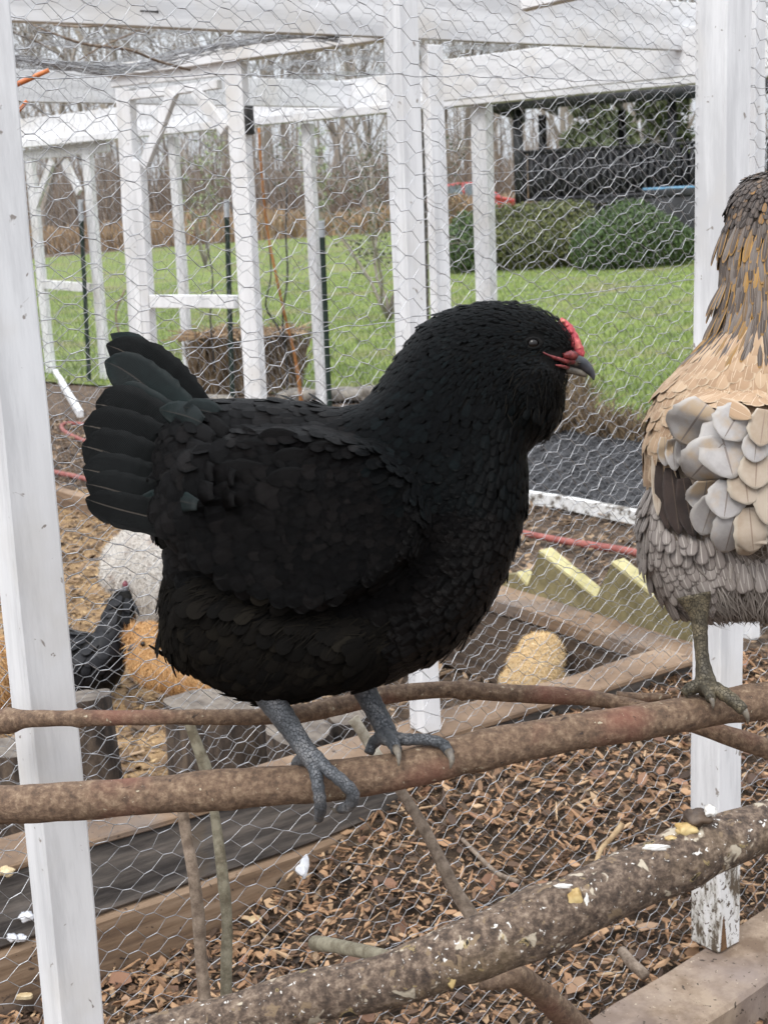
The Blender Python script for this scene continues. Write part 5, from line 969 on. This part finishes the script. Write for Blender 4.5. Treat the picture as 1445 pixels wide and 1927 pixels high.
    for i, (g, a, b, w) in enumerate(C):
        Z0 = 1.20 - .10 * min(1, max(0, (a[1] - 760) / 160)) ** .6; Zt = 1.185 - .02 * i / 10
        quill('tail_covert', [(a[0], a[1], Z0, w * .5), ((a[0] * 2 + b[0]) / 3, (a[1] * 2 + b[1]) / 3 - 3, Z0 * .6 + Zt * .4, w), ((a[0] + 2 * b[0]) / 3, (a[1] + 2 * b[1]) / 3 - 2, Zt, w), (b[0], b[1], Zt, w * .7)], M['bf_green' if g == 'g' else 'bf_body'], root, cup=.2, tipround=.3, ns=10)
    # wing feathers lying back over the flank
    for i, (x, y, dx, dy, w) in enumerate([(520, 850, -85, -6, 20), (500, 885, -100, 2, 22), (495, 920, -105, 10, 22), (590, 860, -80, 4, 20), (585, 895, -85, 8, 20), (480, 820, -70, -6, 18), (560, 825, -75, -4, 18), (640, 845, -70, 6, 18)]):
        rows = []
        for s, k in ((0, .5), (.35, 1), (.7, 1), (1, .75)):
            q = B['S'](x + dx * s, y + dy * s); Zq = np.dot(q - CAM, f_) - .0015 - .0015 * s; rows.append((x + dx * s, y + dy * s, Zq, w * k))
        quill('wing_feather', rows, M['bf_body'], root, cup=.1, tipround=.35, ns=9)
    # head details
    m3 = MB(); p, r = pxpath([(1052, 603, 1.212, 7), (1064, 612, 1.212, 9), (1074, 630, 1.211, 11), (1083, 650, 1.210, 12), (1090, 666, 1.210, 10), (1092, 676, 1.211, 6)], .0015)
    v, f = tube_arrays(p, r, 14, .25, 420, True, 1.0); m3.add(v, f)
    for k, (x, y) in enumerate([(1060, 604), (1066, 612), (1074, 624), (1082, 640), (1090, 655), (1066, 622), (1074, 640), (1081, 656)]): v, f = ball(P(x, y, 1.2065 + .002 * (k % 2)), .0017 + .0004 * (k % 3), 2); m3.add(v, f)
    m3.build('comb', M['comb'], root)
    m4 = MB()
    for row in ([(1020, 662, 1.2), (1034, 669, 2.4), (1048, 675, 3.6), (1064, 679, 5), (1080, 680, 6)], [(1046, 687, 1.5), (1056, 689, 3), (1064, 691, 3.5), (1074, 692, 3.5), (1082, 692, 3)], [(1062, 668, 4), (1074, 668, 8), (1086, 670, 8)]):
        w = [list(B['S'](x, y, -.0012)) + [R * 1.2 / FOC] for x, y, R in row]; s = spline(w, .0012); v, f = tube_arrays(s[:, :3], s[:, 3], 12, .35, 500); m4.add(v, f)
    m4.build('face_skin', M['face_red'], root)
    m5 = MB(); p, r = pxpath([(1066, 676, 1.205, 14), (1082, 679, 1.206, 13.5), (1096, 685, 1.207, 12), (1108, 695, 1.208, 9), (1115, 706, 1.209, 5.5), (1117, 715, 1.209, 1.5)], .0012); v, f = tube_arrays(p, r, 16, 0, 1, True, 1.0); m5.add(v, f); bk = m5.build('upper_beak', M['beak'], root)
    m6 = MB(); p, r = pxpath([(1064, 694, 1.206, 9), (1080, 697, 1.207, 8), (1094, 702, 1.208, 6.5), (1104, 708, 1.209, 3)], .0012); v, f = tube_arrays(p, r, 14, 0, 1, True); m6.add(v, f); m6.build('lower_beak', M['claw'], root)
    q = B['S'](1087, 683); v, f = ball(P(1090, 683, 1.1985), .0009, 2, sq=(2, .7, 1)); part('nostril', v, f, M['eye'], root)
    q = B['S'](1003, 646); v, f = ball(q + f_ * .0030, .0058, 4); part('eye', v, f, M['eye'], root)
    m7 = MB(); a = [q + f_ * -.0008 + r_ * math.cos(t) * .0062 + u_ * math.sin(t) * .0042 for t in np.linspace(0, 2 * math.pi, 25)]; v, f = tube_arrays(a, np.full(25, .0015), 8, .2, 400, False); m7.add(v, f); m7.build('eyelid', M['black_skin'], root)
    return root
black_hen()

def grey_hen():
    Zc = 1.32
    poly = [(1480, 322), (1445, 322), (1410, 332), (1385, 352), (1370, 385), (1363, 430), (1362, 490), (1358, 540), (1352, 585), (1346, 622), (1322, 652), (1288, 682), (1256, 716), (1232, 758), (1220, 805), (1217, 860), (1222, 910), (1210, 950), (1201, 1000), (1206, 1052), (1228, 1105), (1260, 1145), (1300, 1163), (1350, 1172), (1410, 1168), (1480, 1165), (1560, 1120), (1640, 1020), (1668, 900), (1660, 780), (1620, 700), (1570, 650), (1546, 610), (1540, 540), (1545, 470), (1535, 400), (1512, 345)]
    wing = [(1262, 780), (1300, 755), (1360, 750), (1420, 760), (1480, 800), (1500, 900), (1460, 1000), (1400, 1040), (1350, 1030), (1310, 985), (1285, 920), (1268, 850)]
    slot = [(1226, 850), (1245, 838), (1262, 860), (1285, 900), (1300, 960), (1290, 1010), (1255, 1000), (1232, 985)]
    B = bird_body(poly, Zc, .0032, .72, [(wing, .020, 3), (slot, -.012, 4)], hmax=.10)
    root = empty('grey_buff_hen', P(1330, 1310, 1.26), 'grey and buff hen with gold laced neck at the right edge on the main perch', 'hen')
    M['h_skin'] = mat('grey_buff_down', [(.3, (.12, .09, .065)), (.7, (.24, .19, .15))], 30, 4, .9, .3, .002); M['leg_olive'] = scaly('olive_leg_skin', [(.3, (.045, .036, .022)), (.55, (.095, .078, .048)), (.75, (.16, .13, .08))])
    M['shoulder'] = mat('buff_feathers', [(.0, (.26, .16, .09)), (.5, (.40, .26, .155)), (1, (.52, .38, .25))], 25, 4, .6, .4, .0008, island=.6, uvline=((.55, .42, .30), (.50, .38, .26), .02)); M['hack'] = mat('dark_gold_hackle', [(.0, (.04, .027, .02)), (.4, (.10, .075, .06)), (.6, (.19, .16, .14)), (.72, (.10, .07, .05)), (.85, (.38, .21, .055)), (1, (.42, .24, .07))], 25, 4, .6, .4, .0008, island=.75, uvline=((.22, .19, .17), (.46, .25, .06), .04))
    M['headf'] = mat('dark_head_feathers', [(.0, (.018, .012, .009)), (.5, (.05, .034, .025)), (.75, (.11, .085, .07)), (.88, (.26, .13, .03)), (1, (.06, .04, .03))], 25, 4, .6, .4, .0008, island=.8, uvline=((.13, .11, .10), (.02, .013, .01), .08)); M['wingf'] = mat('silver_grey_wing', [(.3, (.34, .315, .305)), (.7, (.48, .455, .44))], 14, 5, .6, .5, .0009, uvline=((.24, .20, .18), (.50, .47, .44), .024), second=((.44, .33, .22), 30, .47, .60)); M['wingb'] = mat('buff_grey_wing', [(.3, (.36, .27, .19)), (.7, (.46, .38, .30))], 14, 5, .6, .5, .0009, uvline=((.28, .20, .15), (.52, .45, .36), .024)); M['darkwing'] = mat('dark_flight_feathers', [(.3, (.018, .011, .009)), (.7, (.045, .028, .022))], 14, 5, .6, .5, .0009, uvline=((.10, .07, .05), None, .03))
    M['breastf'] = mat('grey_breast_feathers', [(.0, (.13, .11, .10)), (.5, (.24, .205, .185)), (1, (.38, .34, .31))], 25, 4, .65, .4, .0008, island=.55, uvline=((.42, .38, .34), (.10, .08, .07), .07)); M['greyfluff'] = mat('grey_brown_fluff', [(.0, (.12, .10, .085)), (.6, (.22, .19, .165)), (1, (.34, .30, .27))], 25, 3, .85, 0, island=.6)
    mb = MB(); mb.add(B['v'] - B['n'] * .005, B['f'], 0)
    limb(mb, [(1306, 1120, 1.275, 34), (1315, 1160, 1.272, 18), (1318, 1200, 1.27, 13.5), (1322, 1245, 1.268, 13.5), (1328, 1285, 1.262, 20), (1332, 1302, 1.255, 18)], 1, 14, .02)
    limb(mb, [(1328, 1290, 1.255, 15), (1352, 1300, 1.245, 14), (1378, 1318, 1.236, 13), (1400, 1338, 1.23, 11)], 1, 12, .06)
    limb(mb, [(1326, 1290, 1.256, 15), (1334, 1302, 1.245, 12), (1338, 1318, 1.236, 9)], 1, 12, .06); limb(mb, [(1322, 1288, 1.26, 15), (1300, 1296, 1.262, 13), (1286, 1306, 1.262, 9)], 1, 12, .06)
    limb(mb, [(1500, 1120, 1.36, 34), (1505, 1180, 1.36, 18), (1508, 1250, 1.345, 16), (1512, 1290, 1.33, 17)], 1, 14, .02); limb(mb, [(1510, 1280, 1.33, 14), (1535, 1292, 1.31, 12), (1560, 1305, 1.30, 10)], 1, 12, .06)
    mb.build('body', [M['h_skin'], M['leg_olive']], root)
    for rows in ([(1398, 1336, 1.232, 8), (1406, 1350, 1.232, 5), (1407, 1362, 1.234, 1.5)], [(1338, 1314, 1.237, 7), (1341, 1324, 1.235, 4), (1342, 1334, 1.235, 1.2)]): m2 = MB(); limb(m2, rows, 0, 10); m2.build('claw', M['claw'], root)
    X_, Y_ = (lambda p: p[:, 0]), (lambda p: p[:, 1])
    fl = flow([(1420, 340, -.7, .7), (1375, 400, -.35, 1), (1460, 420, 0, 1), (1365, 520, -.15, 1), (1420, 520, .1, 1), (1360, 610, -.5, 1), (1430, 620, .1, 1), (1300, 700, -.6, .8), (1400, 700, -.1, 1), (1250, 780, -.45, 1), (1480, 760, .2, 1), (1225, 880, -.1, 1), (1400, 900, 0, 1), (1220, 980, .1, 1), (1250, 1080, .35, 1), (1300, 1020, .2, 1), (1400, 1100, .2, 1), (1550, 1000, -.1, 1), (1550, 760, .3, 1), (1500, 440, .2, 1)])
    ov = lambda a, b: (lambda p: (Y_(p) >= a) & (Y_(p) < b))
    feathers('head_feathers', B, 22000, lambda p: .008 + .005 * np.clip((Y_(p) - 330) / 120, 0, 1), .5, fl, M['headf'], root, sel=ov(0, 455), lift=(.04, .12), spacing=.26)
    feathers('neck_hackle', B, 40000, lambda p: np.full(len(p), .032), .20, fl, M['hack'], root, sel=ov(425, 652), lift=(.03, .10), spacing=.17, jitter=.06)
    inw = lambda p: in_poly(X_(p), Y_(p), [(1250, 770), (1320, 760), (1370, 768), (1500, 800), (1500, 1000), (1400, 1050), (1330, 1030), (1280, 980), (1240, 900)])
    feathers('shoulder_feathers', B, 30000, lambda p: np.full(len(p), .021), .85, fl, M['shoulder'], root, sel=lambda p: (Y_(p) > 632) & (Y_(p) < 905) & ~inw(p), lift=(.03, .08), spacing=.30, jitter=.08)
    for nm, n_, sl, mm_ in (('shoulder_barbs', 16000, lambda p: (Y_(p) > 625) & (Y_(p) < 905) & ~inw(p), 'shoulder'), ('breast_barbs', 9000, lambda p: (Y_(p) > 905) & ~inw(p), 'breastf'), ('neck_barbs', 9000, ov(0, 650), 'headf')):
        wisps(nm, B, n_, (.006, .014), .0008, fl, M[mm_], root, sel=sl, stand=.22, jitter=.18, curl=.12)
    inslot = lambda p: in_poly(X_(p), Y_(p), [(1222, 850), (1262, 850), (1300, 930), (1300, 1000), (1240, 1000), (1228, 960)])
    feathers('breast_feathers', B, 25000, lambda p: np.full(len(p), .021), .55, fl, M['breastf'], root, sel=lambda p: (Y_(p) > 895) & ~inw(p) & ~inslot(p) & ((X_(p) < 1310) | (Y_(p) < 1070)), lift=(.04, .10), spacing=.26, jitter=.08)
    wisps('belly_fluff', B, 24000, (.014, .028), .0014, fl, M['greyfluff'], root, sel=lambda p: (Y_(p) > 1035) & (X_(p) > 1275), stand=.25, jitter=.22); wisps('breast_down', B, 4000, (.008, .014), .001, fl, M['greyfluff'], root, sel=lambda p: (Y_(p) > 1000), stand=.3, jitter=.25)
    def sf(name, x, y, dx, dy, w, mm, lift=.004, cup=.22, tr=.35):
        rows = []; L = math.hypot(dx, dy)
        for s, k in ((0, .55), (.3, .95), (.65, 1), (1, .72)):
            q = B['S'](x + dx * s, y + dy * s); rows.append((x + dx * s, y + dy * s, np.dot(q - CAM, f_) - lift - .004 * s, w * k))
        quill(name, [(a_, b_, c_, d_ * 1.2) for a_, b_, c_, d_ in rows], M[mm], root, cup=.07, tipround=.42, ns=14)
    for a in [(1245, 865, 12, 130, 16, 'darkwing', .001), (1262, 880, 16, 125, 18, 'darkwing', .002), (1285, 900, 20, 110, 18, 'darkwing', .003), (1232, 850, 6, 120, 8, 'wingb', .004)]: sf('flight_feather', *a)
    for a in [(1250, 822, 2, 55, 12, 'wingf', .006), (1264, 826, 6, 60, 13, 'wingf', .007), (1280, 828, 6, 50, 12, 'wingf', .008), (1420, 990, -10, 55, 26, 'wingb', .004), (1386, 958, -22, 82, 30, 'wingf', .005), (1410, 955, 8, 85, 28, 'wingb', .006), (1345, 935, -25, 72, 28, 'wingf', .006), (1372, 905, -10, 72, 32, 'wingf', .008), (1330, 905, -10, 60, 30, 'wingf', .009), (1400, 880, 8, 70, 30, 'wingb', .010), (1360, 835, -62, 66, 40, 'wingf', .013), (1350, 790, 30, 110, 42, 'wingf', .011), (1425, 850, -4, 70, 28, 'wingb', .013), (1425, 815, -6, 55, 22, 'wingf', .015), (1330, 760, -52, 74, 42, 'wingf', .016), (1395, 768, -34, 58, 34, 'wingf', .018), (1352, 755, 62, 32, 14, 'shoulder', .020), (1440, 770, -10, 70, 24, 'wingb', .018), (1455, 900, -6, 90, 28, 'wingb', .010)]: sf('wing_feather', *a)
grey_hen()
# ---- small fluffy chickens in the yard
M['skin_w'] = mat('pale_down', [(.3, (.42, .37, .31)), (.7, (.6, .55, .48))], 20, 4, .9, .3, .003); M['f_white'] = mat('white_fluff', [(.0, (.42, .37, .31)), (.5, (.62, .58, .53)), (1, (.76, .74, .71))], 12, 4, .85, 0, island=.5, second=((.42, .35, .30), 18, .55, .7))  # second colour of the white fluff paints shading between its clumps
M['skin_o'] = mat('buff_down', [(.3, (.42, .22, .08)), (.7, (.6, .36, .16))], 20, 4, .9, .3, .003); M['f_orange'] = mat('orange_fluff', [(.0, (.34, .17, .06)), (.5, (.54, .30, .12)), (1, (.70, .48, .25))], 14, 4, .85, 0, island=.6); M['f_buff'] = mat('buff_fluff', [(.0, (.55, .36, .16)), (.5, (.72, .52, .27)), (1, (.84, .70, .48))], 14, 4, .85, 0, island=.6)
M['f_black'] = mat('small_black_feathers', [(.0, (.003, .003, .004)), (.5, (.006, .006, .008)), (1, (.012, .012, .015))], 14, 4, .5, 0, island=.6, spec=.25)
def chick(name, poly, foot, label, skin, fm, n, L, w, flowc, scale=.85, legs=(), extra=None, stand=.55, group=None):
    Zg = G(*foot); Z = np.dot(Zg - CAM, f_) - .0; B = bird_body(poly, Z, .005, scale); root = empty(name, Zg * [1, 1, 0], label, 'chicken', group); mb = MB(); mb.add(B['v'], B['f'], 0)
    for x0, y0, x1, y1 in legs:
        g = G(x1, y1, .01); Zl = np.dot(g - CAM, f_); limb(mb, [(x0, y0, Z, 9), ((x0 + x1) / 2, (y0 + y1) / 2, (Z + Zl) / 2, 6), (x1, y1, Zl, 5)], 1, 8, 0, .01)
        for dx in (-9, 0, 9): limb(mb, [(x1, y1, Zl, 4), (x1 + dx, y1 + 6, Zl - .01, 3)], 1, 6, 0, .01)
    mb.build('body', [skin, M['leg_grey']], root)
    if fm is M['f_black']: feathers('plumage', B, n, lambda p: np.full(len(p), L[1]), .6, flow(flowc), fm, root, lift=(.08, .2), spacing=.4)
    else:
        wisps('plumage', B, n, L, w, flow(flowc), fm, root, stand=stand * 1.3, jitter=.6)
        wisps('tufts', B, 900, (L[1] * .9, L[1] * 1.4), .0038, flow(flowc), fm, root, stand=.5, jitter=.7, curl=.45)
    return root, B, Z
r, B, Z = chick('white_silkie', [(193, 1068), (200, 1040), (222, 1015), (240, 1000), (262, 992), (300, 990), (345, 1005), (372, 1060), (366, 1120), (330, 1170), (290, 1180), (268, 1168), (256, 1140), (235, 1125), (212, 1112), (196, 1095)], (280, 1200), 'fluffy white silkie chicken half hidden behind the black hen', M['skin_w'], M['f_white'], 26000, (.016, .04), .0016, [(230, 1050, -.2, -1), (240, 1090, 0, 1), (300, 1020, .6, -.4), (330, 1080, .8, .5), (290, 1150, .3, 1)], legs=((275, 1165, 268, 1198), (310, 1165, 312, 1196)))
BC = bird_body([(196, 1078), (202, 1045), (225, 1028), (252, 1032), (272, 1055), (274, 1092), (256, 1118), (232, 1124), (210, 1110), (198, 1096)], Z - .05, .005, .9); part('head', BC['v'], BC['f'], M['skin_w'], r); wisps('crest', BC, 5000, (.016, .036), .0022, flow([(235, 1050, 0, -1), (205, 1090, -1, .6), (270, 1090, 1, .6), (235, 1115, 0, 1)]), M['f_white'], r, stand=.7, jitter=.5)
v, f = ball(BC['S'](236, 1100, .012), .012, 3, sq=(.8, 1, .8)); part('comb', v, f, mat('mulberry_comb', [(.3, (.09, .02, .03)), (.7, (.18, .04, .055))], 60, 4, .5, .6, .003), r)
m_ = MB(); p_, q_ = pxpath([(236, 1106, Z - .115, 7), (236, 1113, Z - .125, 5), (236, 1120, Z - .125, 1.5)], .004); v, f = tube_arrays(p_, q_, 8); part('beak', v, f, M['beak'], r)
r, B, Z = chick('black_chicken', [(20, 1215), (60, 1190), (110, 1180), (150, 1192), (180, 1192), (196, 1160), (206, 1130), (222, 1112), (244, 1112), (254, 1135), (247, 1165), (243, 1200), (240, 1245), (222, 1280), (190, 1300), (140, 1308), (80, 1298), (30, 1270)], (170, 1330), 'small black chicken with raised neck behind the left white post', M['black_skin'], M['f_black'], 3000, (.03, .045), .01, [(230, 1130, -.2, 1), (200, 1200, -.4, 1), (120, 1220, -1, .3), (60, 1240, -1, .2), (220, 1250, -.3, 1)], .8, legs=((170, 1290, 165, 1328), (205, 1285, 200, 1322)))
r, B, Z = chick('orange_silkie', [(236, 1200), (246, 1184), (266, 1178), (292, 1180), (312, 1200), (330, 1222), (372, 1238), (420, 1275), (440, 1300), (430, 1320), (380, 1318), (320, 1300), (275, 1285), (252, 1262), (243, 1238), (248, 1218)], (340, 1345), 'orange silkie chicken facing left under the belly of the black hen', M['skin_o'], M['f_orange'], 22000, (.014, .036), .0014, [(270, 1185, .3, -1), (260, 1230, -.3, 1), (300, 1250, .3, 1), (380, 1290, 1, .4)], legs=((330, 1300, 325, 1342), (360, 1305, 360, 1345)))
v, f = ball(B['S'](269, 1212, .012), .007, 3); part('eye', v, f, M['eye'], r); p_, q_ = pxpath([(258, 1216, Z - .04, 9), (248, 1220, Z - .045, 6), (240, 1225, Z - .045, 1.5)], .004); v, f = tube_arrays(p_, q_, 8); part('beak', v, f, M['beak'], r)
chick('orange_chicken', [(-110, 1235), (-60, 1195), (-10, 1196), (14, 1220), (22, 1262), (20, 1310), (0, 1345), (-50, 1352), (-105, 1320)], (-40, 1385), 'orange chicken cut off by the left edge behind the white post', M['skin_o'], M['f_orange'], 5000, (.016, .034), .003, [(-60, 1220, -.5, -.5), (0, 1260, .4, 1), (-40, 1320, 0, 1)], legs=((-20, 1340, -20, 1382), (-60, 1340, -60, 1382)))
r, B, Z = chick('buff_silkie', [(944, 1296), (946, 1276), (958, 1262), (962, 1240), (978, 1226), (988, 1206), (1010, 1197), (1036, 1199), (1052, 1214), (1058, 1236), (1052, 1256), (1060, 1276), (1062, 1300), (1046, 1318), (1020, 1334), (985, 1340), (958, 1322)], (1000, 1372), 'pale buff silkie chicken seen from behind, feeding by the brown board', M['skin_o'], M['f_buff'], 30000, (.010, .030), .0011, [(1010, 1210, 0, -1), (960, 1260, -.6, .3), (1000, 1260, 0, 1), (1050, 1250, .6, .3), (1000, 1320, 0, 1)], legs=((1010, 1330, 1008, 1366), (1035, 1325, 1034, 1360)))
B2 = bird_body([(946, 1322), (965, 1312), (985, 1318), (992, 1340), (980, 1360), (960, 1356), (948, 1342)], Z - .03, .004, .8); part('leg_tuft', B2['v'], B2['f'], M['skin_o'], r); wisps('tuft_fluff', B2, 900, (.012, .022), .0026, flow([(970, 1330, 0, 1)]), M['f_orange'], r)
B3 = bird_body([(1040, 1275), (1058, 1266), (1076, 1280), (1074, 1300), (1056, 1312), (1042, 1300)], Z + .03, .004, .8); part('tail_tuft', B3['v'], B3['f'], M['skin_w'], r); wisps('tail_fluff', B3, 900, (.012, .022), .0026, flow([(1060, 1290, .6, .4)]), M['f_white'], r)
# small white feathers
quill('vane', [(572, 1655, 1.97, 3), (572, 1635, 1.97, 9), (574, 1622, 1.97, 8), (577, 1608, 1.97, 4)], M['feather_w'], feather_root, cup=.3, ns=8)
quill('down', [(573, 1648, 1.965, 4), (566, 1640, 1.965, 10), (562, 1628, 1.965, 6)], M['feather_w'], feather_root, cup=.3, ns=6)
for i, (x, y, lab) in enumerate([(22, 1765, 'white shell like bit left of the left post'), (38, 1766, 'small round white bit nearest the left post'), (12, 1640, 'pale rounded fungus bit on the dark timber at the left edge'), (50, 1725, 'white downy tuft caught low on the wire at the left edge')]):
    q = V(x, y, P2 - n2 * .01, U2); Zq = np.dot(q - CAM, f_); surf_lump(x, y, Zq, 9 if i < 2 else 12, M['feather_w'] if i != 2 else M['pale_chip'], 'debris_bit', lab, 'debris', i + 3, (1.2, .8, .8))
